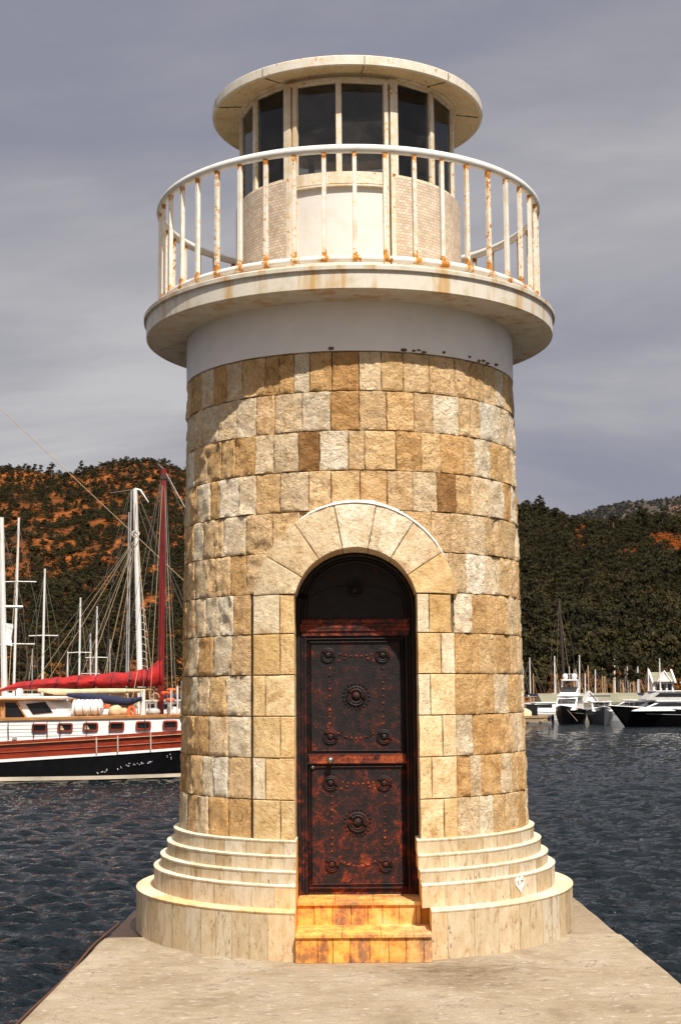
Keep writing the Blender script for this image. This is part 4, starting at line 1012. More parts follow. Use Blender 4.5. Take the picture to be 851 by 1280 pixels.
# mast, boom, furled sail
def spar(px0, py0, px1, py1, r0, r1, name, mat, y=2.1, n=12): mb = MB(); mb.tube([G(px0, py0, y), G((px0 + px1)/2, (py0 + py1)/2, y), G(px1, py1, y)], [r0, (r0 + r1)/2, r1], n); return gb(mb, name, mat, smooth=True)
spar(200.5, 897, 205, 586, .115, .088, 'mast', M['red_spar'])
mb = MB(); p = G(205, 586, 2.1); mb.tube([p + Vector((-.20, 0, .16)), p + Vector((-.03, 0, -.02)), p + Vector((.02, 0, -.5))], [.035, .07, .075], 8); mb.box((p.x - .1, p.y - .1, p.z - .35), (p.x + .12, p.y + .1, p.z - .22)); gb(mb, 'masthead', M['dark_spar'])
spar(-6, 861.5, 200, 861.5, .05, .06, 'boom', M['tan_spar'])
SC = [(-30, 866, 868), (0, 862, 865), (10, 857.5, 863), (22, 853, 862), (40, 850.5, 861.5), (60, 848, 861), (80, 846, 861), (100, 844.5, 860.5), (120, 843, 860), (140, 841, 859.5), (158, 840, 859), (172, 839, 858.5), (184, 836, 858.5), (193, 830, 858.5), (200, 822.5, 858), (204, 818, 858)]
rings = []
fine = []
for i in range(len(SC) - 1):
    for k in range(5): f = k/5; fine.append(tuple(SC[i][j] + (SC[i + 1][j] - SC[i][j])*f for j in range(3)))
fine.append(SC[-1])
for i, (px, t_, b_) in enumerate(fine):
    zt, zb = G(px, t_, 2.1).z, G(px, b_, 2.1).z; c = (zt + zb)/2; hh = (zt - zb)/2; X = G(px, 860, 2.1).x; q = []
    st = .86 if i % 10 == 0 else 1.0
    for k in range(22):
        a = 2*pi*k/22; wv = 1 + .24*noise.noise(Vector((X*3.4 - sin(a)*2.4, k*.5, 2))) + .12*noise.noise(Vector((X*7, k*.9, 5))); wd = (.12 + .10*hh)*(1 - .45*max(0, sin(a)))
        q.append((X, YG + 2.1 + wd*cos(a)*wv*st*1.6, c + hh*sin(a)*(wv if sin(a) > 0 else 1)*st))
    rings.append(q)
mb = MB(); mb.loft(rings); SCV = gb(mb, 'sail_cover', M['red_cloth'], smooth=True, angle=60)
for px in (40, 72, 98, 120, 141, 163, 185):
    t_, b_ = interp(px, [(a, b) for a, b, c in SC]), interp(px, [(a, c) for a, b, c in SC]); zt, zb = G(px, t_, 2.1).z, G(px, b_, 2.1).z; c = (zt + zb)/2; hh = (zt - zb)/2; mb = MB()
    mb.tube([(G(px, 860, 2.1).x + .05*sin(2*pi*k/16), YG + 2.1 + (.125 + .1*hh)*(1 - .45*max(0, sin(2*pi*k/16)))*1.63*cos(2*pi*k/16), c + (hh + .01)*sin(2*pi*k/16)) for k in range(16)], .016, 5, closed=True); gb(mb, 'sail_tie', M['navy_cloth'], SCV)
mb = MB(); fp = [(48, 862.5), (70, 864.5), (95, 865), (120, 864.5), (150, 864), (182, 863.5)]; mb.tube([G(p, q2, 1.75) for p, q2 in fp], [.05, .10, .09, .10, .09, .05], 10); gb(mb, 'rolled_awning', M['cream_cloth'], smooth=True)
mb = MB(); fp = [(84, 868.5), (100, 870), (118, 871.5), (140, 875), (160, 877.5), (178, 873)]; mb.tube([G(p, q2, 1.3) for p, q2 in fp], [.05, .10, .12, .15, .13, .06], 10); gb(mb, 'navy_bundle', M['navy_cloth'], smooth=True)
# life raft canister lashed to the deck
mb = MB(); px0, px1 = 91, 129.5; X0, X1 = G(px0, 884, 1.2).x, G(px1, 884, 1.2).x; zc = G(110, 884.5, 1.2).z; r = .27
prof2 = []
for k in range(29):
    f = k/28; e = min(1, f*9 + .55, (1 - f)*9 + .55); prof2.append((X0 + (X1 - X0)*f, r*e*(1 + .03*(1 if k % 4 in (1, 2) else -1))))
mb.loft([[(x, YG + 1.2 + rr_*1.1*cos(2*pi*k/18), zc + rr_*.95*sin(2*pi*k/18)) for k in range(18)] for x, rr_ in prof2]); LR = gb(mb, 'life_raft_canister', M['white_gel'], smooth=True, angle=30)
mb = MB()
for px in (96, 106, 116, 125): mb.tube([(G(px, 884, 1.2).x, YG + 1.2 + .32*cos(2*pi*k/14), zc + .28*sin(2*pi*k/14)) for k in range(14)], .011, 5, closed=True)
gb(mb, 'lashing', M['wire'], LR)
mb = MB()
for px in (93, 110, 127): mb.tube([G(px, 896, 1.0), G(px, 885, .93)], .02, 5)
mb.tube([G(91, 885, .93), G(129, 885, .93)], .018, 5); gb(mb, 'raft_cradle', M['grey_spar'])
# canvas sacks and rope coils
def lump(px, py, w, h, d, name, mat, y=1.5, seed=0):
    p = G(px, py, y); mb = MB(); rings = []
    for i in range(9):
        t = pi*i/8; q = []
        for k in range(16):
            a = 2*pi*k/16; n_ = 1 + .22*noise.noise(Vector((cos(a)*2, sin(a)*2 + seed, t*2)))
            s_ = max(.02, sin(t))**.6; q.append((p.x + w*s_*cos(a)*n_, p.y + d*s_*sin(a)*n_, p.z - h*cos(t)*n_))
        rings.append(q)
    mb.loft(rings); return gb(mb, name, M[mat], smooth=True, angle=60)
lump(145, 888, .24, .22, .25, 'canvas_sack', 'cream_cloth', 1.4, 1); lump(157, 889, .24, .18, .25, 'canvas_sack', 'cream_cloth', 1.5, 4); lump(150, 869, .26, .10, .2, 'canvas_sack', 'cream_cloth', 2.0, 8)
mb = MB(); p = G(164.5, 890, 1.1); mb.tube([(p.x + .1*cos(a), p.y + .05*sin(a), p.z + .15*sin(a)) for a in [2*pi*k/14 for k in range(14)]], .05, 8, closed=True); gb(mb, 'life_ring', M['orange_cloth'], smooth=True)
spar(178.5, 896, 178.5, 864, .09, .09, 'bollard_post', M['spar'], 1.4)
spar(214, 896, 214, 862, .02, .02, 'pulpit_post', M['spar'], 1.2); spar(222, 896, 222, 858, .03, .03, 'pulpit_post', M['spar'], 1.2)
lump(207, 866.5, .16, .06, .2, 'orange_bundle', 'orange_cloth', 1.7, 3); lump(213, 875, .15, .07, .2, 'orange_bundle', 'orange_cloth', 1.7, 5); lump(192, 890, .22, .12, .25, 'canvas_sack', 'grey_paint', 1.6, 7); lump(216, 889, .2, .14, .2, 'white_locker', 'white_gel', 2.0, 2)
mb = MB(); g = random.Random(3)
p = G(195, 868, 1.95)
for k in range(5): mb.tube([(p.x + .12*cos(a) + g.uniform(-.02, .02), p.y - .05 - .02*k, p.z + .14*sin(a) - .1) for a in [2*pi*j/12 for j in range(12)]], .02, 6, closed=True)
gb(mb, 'rope_coil', M['rope'], smooth=True)
# standing rigging
def stay(a, c, ya=2.1, yc=1.0, r=.011, mat='wire', name='shroud', sag=0):
    mb = MB(); A, B_ = G(*a, ya), G(*c, yc); P = [A + (B_ - A)*t + Vector((0, 0, -sag*4*t*(1 - t))) for t in [k/8 for k in range(9)]]; mb.tube(P, r*.85, 5); return gb(mb, name, M[mat])
for a, c, yc in (((203, 592), (150, 838), 2.1), ((203, 592), (160, 852), 1.2), ((203, 594), (176, 893), .6), ((204, 594), (187, 893), .4), ((206, 596), (210, 895), .4), ((206, 600), (217, 895), .4), ((207, 592), (222, 895), .6), ((207, 590), (250, 690), 2.1)):
    stay(a, c, 2.1, yc, .0095, 'rope' if c[0] % 2 else 'wire')
stay((-83, 432), (262, 756), 2.1, 2.1, .013, 'rope', 'forestay'); stay((206, 588), (262, 690), 2.1, 2.1, .012, 'spar', 'forestay')
stay((172, 840), (166, 872), 2.0, .8, .01, 'rope', 'sheet')
# main mast of the same boat stands out of the picture to the left
spar(-90, 897, -84, 430, .12, .08, 'mast', M['red_spar'])

# ------------------------------------------------------------------ other boats
def hull_rings(Lh, B, fb, sheer=.25, draft=.35, n=14, transom=.75, flare=.82, rake=.10):
    """stations from stern (x = 0) to bow (x = L); origin at the waterline"""
    R = []
    for i in range(n + 1):
        t = i/n; b = B/2*(transom + (1 - transom)*min(1, t*3)) if t < .33 else B/2*max(.012, 1 - ((t - .33)/.67)**2.3)
        zt = fb*(1 + sheer*max(0, (t - .3)/.7)**1.6); R.append((t, b, zt))
    def pts(t, b, zt):
        x = Lh*t; k = max(0, (t - .6)/.4); q = []
        for f, wv in ((1, 1), (.72, .97), (.4, .92 - .1*k), (.1, flare - .25*k), (-.25, (flare - .1) - .35*k)):
            z = zt*f if f > 0 else -draft; q.append((x + rake*Lh*k*(f - .4)*.9, b*wv, z))
        q.append((x - rake*Lh*k*.4, 0, -draft*1.4))
        return q + [(p[0], -p[1], p[2]) for p in q[:-1][::-1]]
    return [pts(*r) for r in R], R
def sail_yacht(px, pyt, Y, wpx, mat, label, ptx=None, L_=None, head=None, hullmat='white_gel', spread=1, furl='navy_cloth', group=None, mastbase=None, deck=True, flag=False):
    base = at_y(px, 862, Y); x0 = base.x; top = at_y(ptx if ptx is not None else px, pyt, Y); Hm = top.z - WZ
    Lh = L_ or max(5.0, min(11, Hm*.8)); B = Lh*.31; fb = .62 + .035*Lh
    head = random.uniform(-.35, .35) + (pi/2 if random.random() < .5 else -pi/2) if head is None else head
    t = empty('sailing_yacht', (x0, Y, WZ), 0, label=label, cat='sailing yacht', group=group)
    c_, s_ = cos(head), sin(head)
    def R(mb, loc=True):
        mb.v = [((x - Lh*.56)*c_ - y*s_, (x - Lh*.56)*s_ + y*c_, z) for x, y, z in mb.v]; return mb
    hr, _ = hull_rings(Lh, B, fb)
    R(MB().loft(hr)).build('hull', M[hullmat], t, smooth=True, angle=40)
    mb = MB(); cb = fb*1.02
    mb.loft([[(x, w*B, z + cb) for w, z in ((-.34, -.05), (-.28, h), (.28, h), (.34, -.05))] for x, h in ((Lh*.2, .38), (Lh*.55, .42), (Lh*.72, .08))]); cab = R(mb).build('cabin', M['white_gel'], t, bevel=.03)
    for s in (-1, 1):
        mb = MB(); mb.prism([(Lh*.27, cb + .12), (Lh*.52, cb + .14), (Lh*.5, cb + .30), (Lh*.29, cb + .28)], s*B*.30 - .02*s, s*B*.335); R(mb).build('window', M['smoked'], cab)
    r = wpx/2*(Y - CAM.y)/F; tx, tz = top.x - x0, Hm
    def mp_(z): f = z/tz; return Vector((tx*f, 0, z))
    MB().tube([mp_(fb*.8), mp_(tz*.5), mp_(tz)], [r, r, r*.8], 8).build('mast', M[mat], t, smooth=True)
    for k in range(spread):
        z = tz*(.62 if spread == 1 else (.45, .72)[k]); w = min(1.1, B*.34); mb = MB(); p = mp_(z); mb.tube([p + Vector((-w, .05, -.02)), p, p + Vector((w, .05, -.02))], max(.014, r*.45), 5); mb.build('spreader', M[mat], t)
    rw_ = .009
    for s in (-1, 1):
        w = min(1.1, B*.34); MB().tube([mp_(tz*.97), mp_(tz*.62) + Vector((s*w, .05, 0)), Vector((s*B*.45, .1, fb))], rw_, 4).build('shroud', M['wire'], t)
    bow = Vector(((Lh*.44 - .1)*c_, (Lh*.44 - .1)*s_, fb*1.2)); st = Vector((-Lh*.54*c_, -Lh*.54*s_, fb))
    MB().tube([mp_(tz*.96), bow], rw_*1.6, 4).build('forestay', M['rope'], t); MB().tube([mp_(tz), st], rw_, 4).build('backstay', M['wire'], t)
    be = Vector((-Lh*.40*c_, -Lh*.40*s_, fb + 1.0)); b0 = mp_(fb + 1.05)
    MB().tube([b0, be], r*.7, 6).build('boom', M[mat], t)
    MB().tube([b0 + Vector((0, 0, .12)), (b0 + be)/2 + Vector((0, 0, .13)), be + Vector((0, 0, .08))], [.14, .11, .06], 8).build('sail_cover', M[furl], t, smooth=True)
    if flag:
        p = mp_(tz*.55); mb = MB(); mb.loft([[p + Vector((.12 + .05*sin(k), -.05, -k*.16)), p + Vector((.42 + .06*sin(k + 1), -.05 - .05*cos(k), -.05 - k*.16)), p + Vector((.42 + .06*sin(k + 1), -.03 - .05*cos(k), -.05 - k*.16)), p + Vector((.12 + .05*sin(k), -.03, -k*.16))] for k in range(7)]); mb.build('flag', M['white_gel'], t)
    return t
LFT = [ # px base, px top, py top, Y, width, mat, label, hull, spread, furl, flag
 (9, 2, 647, 52, 8, 'spar', 'sailing yacht with the thick white mast nearest the left edge, bearing a small white flag', 'white_gel', 1, 'red_cloth', True),
 (17, 24, 647, 58, 3.4, 'spar', 'sailing yacht with a slim mast and two spreaders beside the thick leftmost mast', 'white_gel', 2, 'navy_cloth', False),
 (53, 56.5, 711, 62, 3.2, 'spar', 'sailing yacht with a slim mast standing alone above the wheelhouse roof of the gulet', 'white_gel', 1, 'navy_cloth', False),
 (99, 101, 747, 66, 2.6, 'spar', 'sailing yacht with the taller mast of the short pair above the life raft', 'white_gel', 1, 'navy_cloth', False),
 (120, 121.6, 758, 68, 2.6, 'spar', 'sailing yacht with the lower mast of the short pair above the life raft', 'white_gel', 1, 'cream_cloth', False),
 (114, 113.5, 792, 72, 2.2, 'spar', 'sailing yacht with a stub of white mast between the short pair of masts', 'white_gel', 1, 'navy_cloth', False),
 (85, 85, 814, 75, 2.0, 'spar', 'sailing yacht with the shortest white mast, left of the short pair', 'white_gel', 1, 'navy_cloth', False),
 (41, 41, 811, 75, 1.6, 'grey_spar', 'sailing yacht with a short grey mast between the two slim tall masts', 'grey_hull', 1, 'navy_cloth', False),
 (138, 138, 799, 75, 1.6, 'grey_spar', 'sailing yacht with a thin grey mast just left of the thick white mast', 'white_gel', 1, 'navy_cloth', False),
]
for px, ptx, pyt, Y, w, mt, lab, hm, spn, fu, fl in LFT: sail_yacht(px, pyt, Y, w, mt, lab, ptx=ptx, hullmat=hm, spread=spn, furl=fu, flag=fl, group='sailing yachts behind the gulet')
# the big white-masted boat just behind the gulet
kt = sail_yacht(178.5, 611, 46, 7.2, 'spar', 'large sailing boat with a stout white mast and mast steps, moored right behind the gulet', ptx=169, L_=11, head=-1.35, spread=0, furl='cream_cloth', group='sailing yachts behind the gulet')
kx = kt.location.x
def K(px, py, dy=0): v = at_y(px, py, 46); return Vector((v.x - kx, dy, v.z - WZ))
for p0, p1, r, mt in (((164.5, 613), (160, 880), .03, 'grey_spar'), ((161.5, 640), (157.5, 880), .025, 'grey_spar')): MB().tube([K(*p0), K(*p1)], r, 6).build('track', M[mt], kt)
mb = MB(); mb.tube([K(138, 616), K(168, 612)], .012, 5); mb.build('wind_vane', M['wire'], kt)
mb = MB(); mb.tube([K(169, 611), K(176, 613), K(186, 628)], [.05, .05, .02], 6); mb.build('masthead_crane', M['spar'], kt)
mb = MB(); mb.tube([K(171 + 4.5*cos(a), 668 + 4.5*sin(a), -.25 - .1*sin(a)) for a in [2*pi*k/12 for k in range(12)]], .02, 5, closed=True); mb.build('mast_hoop', M['grey_spar'], kt)
for k in range(12):
    y = 760 + k*9; c = 169 + 9.5*(y - 611)/229; mb = MB(); mb.tube([K(c - 7, y + 3), K(c - 3, y), K(c + 3, y), K(c + 7, y + 3)], .011, 5); mb.build('mast_step', M['grey_spar'], kt)
for k, (bx, by) in enumerate(((28, 850), (48, 850), (66, 850), (84, 850), (100, 850), (112, 855), (124, 855), (133, 860), (143, 860), (150, 860), (190, 860), (196, 862))):
    MB().tube([K(170.5, 672, 0), K(bx, by, random.uniform(-1.5, 1.0))], .010, 4).build('shroud', M['rope' if k % 3 else 'wire'], kt)
for tx_, bx in ((162, 108), (163, 125), (187, 250), (186, 243)): MB().tube([K(tx_ if tx_ < 180 else 171, 615), K(bx, 800, .3)], .009, 4).build('stay', M['wire'], kt)
# deck clutter of that boat, seen over the gulet's rail
def kbox(px0, px1, py0, py1, d0, d1, name, mat, bev=.04):
    a, b_ = K(px0, py1), K(px1, py0); return MB().box((a.x, d0, a.z), (b_.x, d1, b_.z)).build(name, M[mat], kt, bevel=bev)
kbox(186, 232, 877, 900, -.8, 1.2, 'doghouse', 'white_gel'); kbox(189, 197, 880, 886, -.83, -.79, 'window', 'smoked', 0); kbox(203, 213, 880, 886, -.83, -.79, 'window', 'smoked', 0); kbox(217, 227, 880, 886, -.83, -.79, 'window', 'smoked', 0)
kbox(183, 236, 874.5, 877, -1.0, 1.4, 'doghouse_roof', 'grey_paint')
kbox(112, 172, 886, 902, -.6, 1.0, 'coach_roof', 'white_gel')
for px0, px1, py0, py1, mt, nm in ((132, 142, 880, 886, 'orange_cloth', 'orange_bundle'), (118, 130, 881, 886, 'grey_paint', 'deck_box'), (205, 226, 866.5, 874.5, 'navy_cloth', 'rolled_cover'), (209, 224, 860, 864.5, 'orange_cloth', 'orange_cover')):
    a, b_ = K(px0, py1), K(px1, py0); h = (b_.z - a.z)/2; MB().tube([(a.x, -.2, a.z + h), ((a.x*2 + b_.x)/3, -.25, a.z + h*1.1), ((a.x + b_.x*2)/3, -.2, a.z + h*.9), (b_.x, -.2, a.z + h)], [h*.5, h, h*.92, h*.45], 10).build(nm, M[mt], kt, smooth=True)
for px in (192, 198, 215, 221, 226): MB().tube([K(px, 895), K(px + 1, 846 + (px % 3)*5)], .016, 5).build('stanchion', M['grey_spar'], kt)
# right-hand marina
CH = random.Random(8)
RM = [(653, 832, 'grey_spar'), (662.3, 821, 'spar'), (666, 841, 'tan_spar'), (692.6, 819, 'spar'), (694.8, 842, 'grey_spar'), (717, 836, 'tan_spar'), (719.6, 835, 'grey_spar'), (723.3, 818, 'spar'), (730.5, 841, 'spar'), (735, 831, 'tan_spar'), (743, 836, 'spar'), (752, 834, 'tan_spar'), (755.3, 835, 'tan_spar'), (765.6, 837, 'tan_spar'), (767.7, 822, 'spar'), (775.3, 848, 'tan_spar'), (777.8, 849, 'tan_spar'), (781, 835, 'grey_spar'), (783.8, 831, 'spar'), (786.5, 845, 'tan_spar'), (791.8, 849, 'tan_spar'), (796.2, 830, 'spar'), (798.6, 846, 'grey_spar'), (810, 834, 'spar'), (824.5, 822, 'spar')]
ORD = ['nearest the tower', 'second from the tower', 'third from the tower', 'fourth from the tower', 'fifth from the tower', 'sixth from the tower', 'seventh from the tower', 'eighth from the tower', 'ninth from the tower', 'tenth from the tower', 'eleventh from the tower', 'just right of the dark shore pine', 'second right of the dark shore pine', 'third right of the dark shore pine', 'fourth right of the dark shore pine', 'fifth right of the dark shore pine', 'sixth right of the dark shore pine', 'tenth left of the harbour house', 'ninth left of the harbour house', 'eighth left of the harbour house', 'seventh left of the harbour house', 'sixth left of the harbour house', 'fifth left of the harbour house', 'nearest left of the harbour house', 'rising over the harbour house roof']
ADJ = {'spar': 'white', 'grey_spar': 'grey', 'tan_spar': 'tan wooden'}
ORD[17:24] = ['seventh left of the harbour house', 'sixth left of the harbour house', 'fifth left of the harbour house', 'fourth left of the harbour house', 'third left of the harbour house', 'second left of the harbour house', 'next to the harbour house']
for k, (px, pyt, mt) in enumerate(RM):
    Y = CH.uniform(122, 146); sail_yacht(px, pyt + 1, Y, 1.6 if mt == 'spar' else 1.5, mt, 'moored sailing yacht, bare %s mast %s' % (ADJ[mt], ORD[k]), ptx=px + CH.uniform(-1, .6), L_=CH.uniform(6, 8.5), spread=0, hullmat='white_gel', furl=CH.choice(('navy_cloth', 'cream_cloth', 'navy_cloth')), group='sailing yachts in the far marina')
sail_yacht(706, 749, 120, 3.6, 'dark_spar', 'sailing vessel with a tall dark wooden mast rising high above the other marina masts', ptx=698.5, L_=9, hullmat='black_hull', spread=0, furl='navy_cloth')

def motor_yacht(px, py, head, Lh, B, fb, label, hullmat, fly=True, tall=1.0, extra=None, fxk=.20):
    r_ = ray(px, py); tt = (WZ - CAM.z)/r_.z; P = CAM + r_*tt
    t = empty('motor_yacht', (P.x, P.y, WZ), head, label=label, cat='motor yacht')
    hr, st = hull_rings(Lh, B, fb, .35, .3, 16, .9, .8, .14)
    hr = [[(x - Lh/2, y, z) for x, y, z in q] for q in hr]
    MB().loft(hr).build('hull', M[hullmat], t, smooth=True, angle=40)
    mb = MB()   # white gunwale band
    for s in (-1, 1): mb.tube([(q[0][0], s*abs(q[0][1]) + s*.01, q[0][2]) for q in hr], .035, 6)
    mb.build('gunwale', M['white_gel'], t)
    mb = MB()
    for s in (-1, 1): mb.tube([(q[0][0] - .0, s*abs(q[1][1]) + s*.012, q[1][2]*.93) for q in hr[:14]], .018, 5)
    mb.build('rub_strake', M['grey_spar'], t)
    z0 = fb*.98; h = 1.0*tall; w = B*.40
    fx = Lh*fxk
    prof = [(-Lh*.34, 0), (-Lh*.34, h), (fx - .9, h), (fx, h*.42), (fx + Lh*.8*(.5 - fxk)*.6, h*.16), (fx + Lh*.8*(.5 - fxk)*.72, 0)]
    mb = MB(); mb.loft([[(x, y*(1 - .10*(z/h)), z0 + z) for x, z in prof] for y in (-w, -w*.96, w*.96, w)]); sup = mb.build('deckhouse', M['white_gel'], t, bevel=.03)
    for s in (-1, 1):
        mb = MB(); P_w = [(-Lh*.29, h*.46), (-Lh*.29, h*.88), (fx - .95, h*.88), (fx - .25, h*.5)]
        mb.loft([[(x, s*(w*(1 - .10*(z/h)) + o_), z0 + z) for x, z in P_w] for o_ in (-.02, .012)]); mb.build('side_window', M['smoked'], sup)
    mb = MB(); mb.loft([[(fx - .86 + .82*f*1.0 + .012, y, z0 + h*(.93 - .46*f) + .02) for y in (-w*.8, w*.8)] + [(fx - .86 + .82*f - .03, y, z0 + h*(.93 - .46*f)) for y in (w*.8, -w*.8)] for f in (0, 1)]); mb.build('windscreen', M['smoked'], sup)
    mb = MB(); mb.loft([[(x, y, z0 + h + .01 + dz) for x, y in ((-Lh*.44, -w*1.05), (fx - .75, -w*.98), (fx - .6, 0), (fx - .75, w*.98), (-Lh*.44, w*1.05))] for dz in (0, .09)]); mb.build('roof', M['white_gel'], t, bevel=.02)
    if fly:
        zf = z0 + h + .10
        mb = MB(); mb.loft([[(x, y*(1 - .1*z), zf + z) for x, z in ((-Lh*.26, 0), (-Lh*.26, .5), (fx - 1.9, .5), (fx - 1.2, .16), (fx - 1.0, 0))] for y in (-w*.8, w*.8)]); fb_ = mb.build('flybridge', M['white_gel'], t, bevel=.03)
        mb = MB(); mb.loft([[(fx - 1.88 + .6*f, y, zf + .62 - .3*f + dz) for y in (-w*.72, w*.72) ] + [(fx - 1.92 + .6*f, y, zf + .58 - .3*f + dz) for y in (w*.72, -w*.72)] for f, dz in ((0, 0), (1, -.06))]); mb.build('flybridge_screen', M['smoked'], fb_)
        ax = -Lh*.18; mb = MB()
        for s in (-1, 1): mb.loft([[(ax + dx + k*.25, s*w*(.78 - .08*k) + dy, zf + .4 + k*.75) for dx, dy in ((-.16, -.05), (.16, -.05), (.16, .05), (-.16, .05))] for k in (0, 1)])
        mb.box((ax - .1, -w*.72, zf + 1.10), (ax + .5, w*.72, zf + 1.2)); mb.build('radar_arch', M['white_gel'], t, bevel=.02)
        for s in (-1, 1):
            mb = MB(); mb.tube([(ax + .2, s*w*.42, zf + 1.2), (ax + .2, s*w*.42, zf + 1.28)], .1, 8); mb.ball((ax + .2, s*w*.42, zf + 1.42), .22, (1, 1, 1.05), 12, 8); mb.build('radar_dome', M['white_gel'], t, smooth=True)
        mb = MB(); mb.tube([(ax + .3, 0, zf + 1.2), (ax + .3, 0, zf + 2.2)], .02, 5); mb.tube([(ax + .3, -.3, zf + 1.6), (ax + .3, .3, zf + 1.6)], .02, 5); mb.build('antenna_mast', M['spar'], t)
    # bow rail
    mb = MB(); top_ = {}
    for s in (-1, 1):
        q2 = [(q[0][0] - .05, s*abs(q[0][1])*.93, q[0][2] + .42) for q in hr[8:]]; mb.tube(q2, .013, 5)
        for q in hr[8::2]: mb.tube([(q[0][0] - .05, s*abs(q[0][1])*.93, q[0][2]), (q[0][0] - .05, s*abs(q[0][1])*.93, q[0][2] + .42)], .011, 5)
    mb.build('bow_rail', M['grey_spar'], t)
    if extra: extra(t, hr, z0, h, w)
    return t
def ex1(t, hr, z0, h, w):
    for s in (-1, 1):
        mb = MB(); mb.tube([(3.0, s*.35, z0 + .05), (4.6, s*1.3, -.02 + .3)], .012, 5); mb.build('mooring_line', M['rope'], t)
    for k in range(2):
        mb = MB(); mb.ball((.6 - 1.6*k, -1.42, .42), .13, (1, 1, 1.9), 10, 8); mb.build('fender', M['navy_cloth'], t, smooth=True)
motor_yacht(711, 904.3, -pi/2 - .30, 6.4, 2.1, 1.05, 'white topped motor yacht with a dark hull and two radar domes by the timber dock', 'black_hull', extra=ex1)
motor_yacht(668, 900.2, pi + .25, 4.6, 1.7, .72, 'small white cabin boat lying behind the timber dock close to the tower', 'white_gel', fly=False, tall=.7)
motor_yacht(784, 900.6, pi - .2, 5.4, 1.9, .8, 'white cabin boat half hidden behind the bow of the long black yacht', 'white_gel', fly=False, tall=.8)
def ex2(t, hr, z0, h, w):
    mb = MB(); mb.ball((2.15, 0, z0 + .16), .34, (1.2, 1.3, .42), 14, 8); mb.build('deck_cushion', M['orange_cloth'], t, smooth=True)
    mb = MB(); P = [(-2.4, h + .05), (-2.4, h + .55), (.2, h + .62), (.2, h + .52)]
    mb.loft([[(x, y, z0 + z) for x, z in ((-2.5, h + .42), (-2.5, h + .5), (.4, h + .52), (.4, h + .44))] for y in (-w*.9, w*.9)]); mb.build('bimini', M['navy_cloth'], t)
motor_yacht(751, 904.6, -pi/2 - .10, 6.6, 1.95, .98, 'low grey hulled motor boat with a red orange patch on its white foredeck', 'grey_hull', fly=False, tall=.62, extra=ex2)
def ex3(t, hr, z0, h, w):
    zf = z0 + h + .10; n0 = len(t.children)
    mb = MB(); mb.loft([[(x, y*(1 - .12*z), zf + z) for x, z in ((-1.6, 0), (-1.6, .55), (1.05, .60), (1.75, .1), (1.8, 0))] for y in (-w*.82, w*.82)]); pl = mb.build('wheelhouse', M['grey_paint'], t, bevel=.04)
    for s in (-1, 1):
        mb = MB(); mb.loft([[(x, s*(w*.82*(1 - .12*z) + o_), zf + z) for x, z in ((-1.2, .22), (-1.2, .48), (.8, .52), (1.2, .24))] for o_ in (-.02, .012)]); mb.build('side_window', M['smoked'], pl)
    mb = MB(); mb.loft([[(x, y, zf + .60 + dz) for x, y in ((-1.9, -w*.85), (1.1, -w*.8), (1.25, 0), (1.1, w*.8), (-1.9, w*.85))] for dz in (0, .06)]); mb.build('wheelhouse_roof', M['white_gel'], t, bevel=.02)
    mb = MB(); mb.loft([[(x, y, zf + 1.16 + dz) for x, y in ((-4.4, -w*.8), (-1.25, -w*.75), (-1.1, 0), (-1.25, w*.75), (-4.4, w*.8))] for dz in (0, .10)]); mb.build('hardtop', M['white_gel'], t, bevel=.02)
    for x in (-1.5, -4.1):
        for s in (-1, 1):
            mb = MB(); mb.loft([[(x + dx - .12*k, s*w*.68 + dy, zf + .0 + k*1.17) for dx, dy in ((-.13, -.05), (.13, -.05), (.13, .05), (-.13, .05))] for k in (0, 1)]); mb.build('hardtop_post', M['white_gel'], t)
    for x in (-1.9, -3.2):
        mb = MB(); mb.tube([(x, 0, zf + 1.26), (x, 0, zf + 1.34)], .1, 8); mb.ball((x, 0, zf + 1.48), .20, (1, 1, 1), 12, 8); mb.build('radar_dome', M['white_gel'], t, smooth=True)
    mb = MB(); mb.loft([[(x, y, zf + z) for x, z in ((-2.0, .02), (-2.0, .28), (-4.6, .30), (-4.6, .02))] for y in (-w*.8, w*.8)]); mb.build('dinghy_cover', M['orange_cloth'] if False else M['red_cloth'], t, bevel=.06)
    mb = MB(); mb.tube([(-2.0, -w*.4, zf + 1.26), (-2.0, -w*.4, zf + 2.4)], .02, 5); mb.build('antenna', M['spar'], t)
    for x, mt in ((-3.4, 'teak'), (-4.4, 'orange_cloth')):
        mb = MB(); mb.box((x - .18, -w - .10, z0 + .05), (x + .18, -w - .02, z0 + .8)); mb.build('deck_locker' , M[mt], t, bevel=.02)
_my3 = motor_yacht(868, 907.4, pi + .10, 10.5, 3.1, 1.08, 'long black hulled motor yacht with stacked white decks at the right edge', 'black_hull', fly=False, tall=.62, extra=ex3, fxk=.36)
for ch in _my3.children:
    if ch.name.split('.')[0] in ('wheelhouse', 'wheelhouse_roof', 'hardtop', 'hardtop_post', 'radar_dome', 'dinghy_cover', 'antenna'): ch.location.x += 1.9

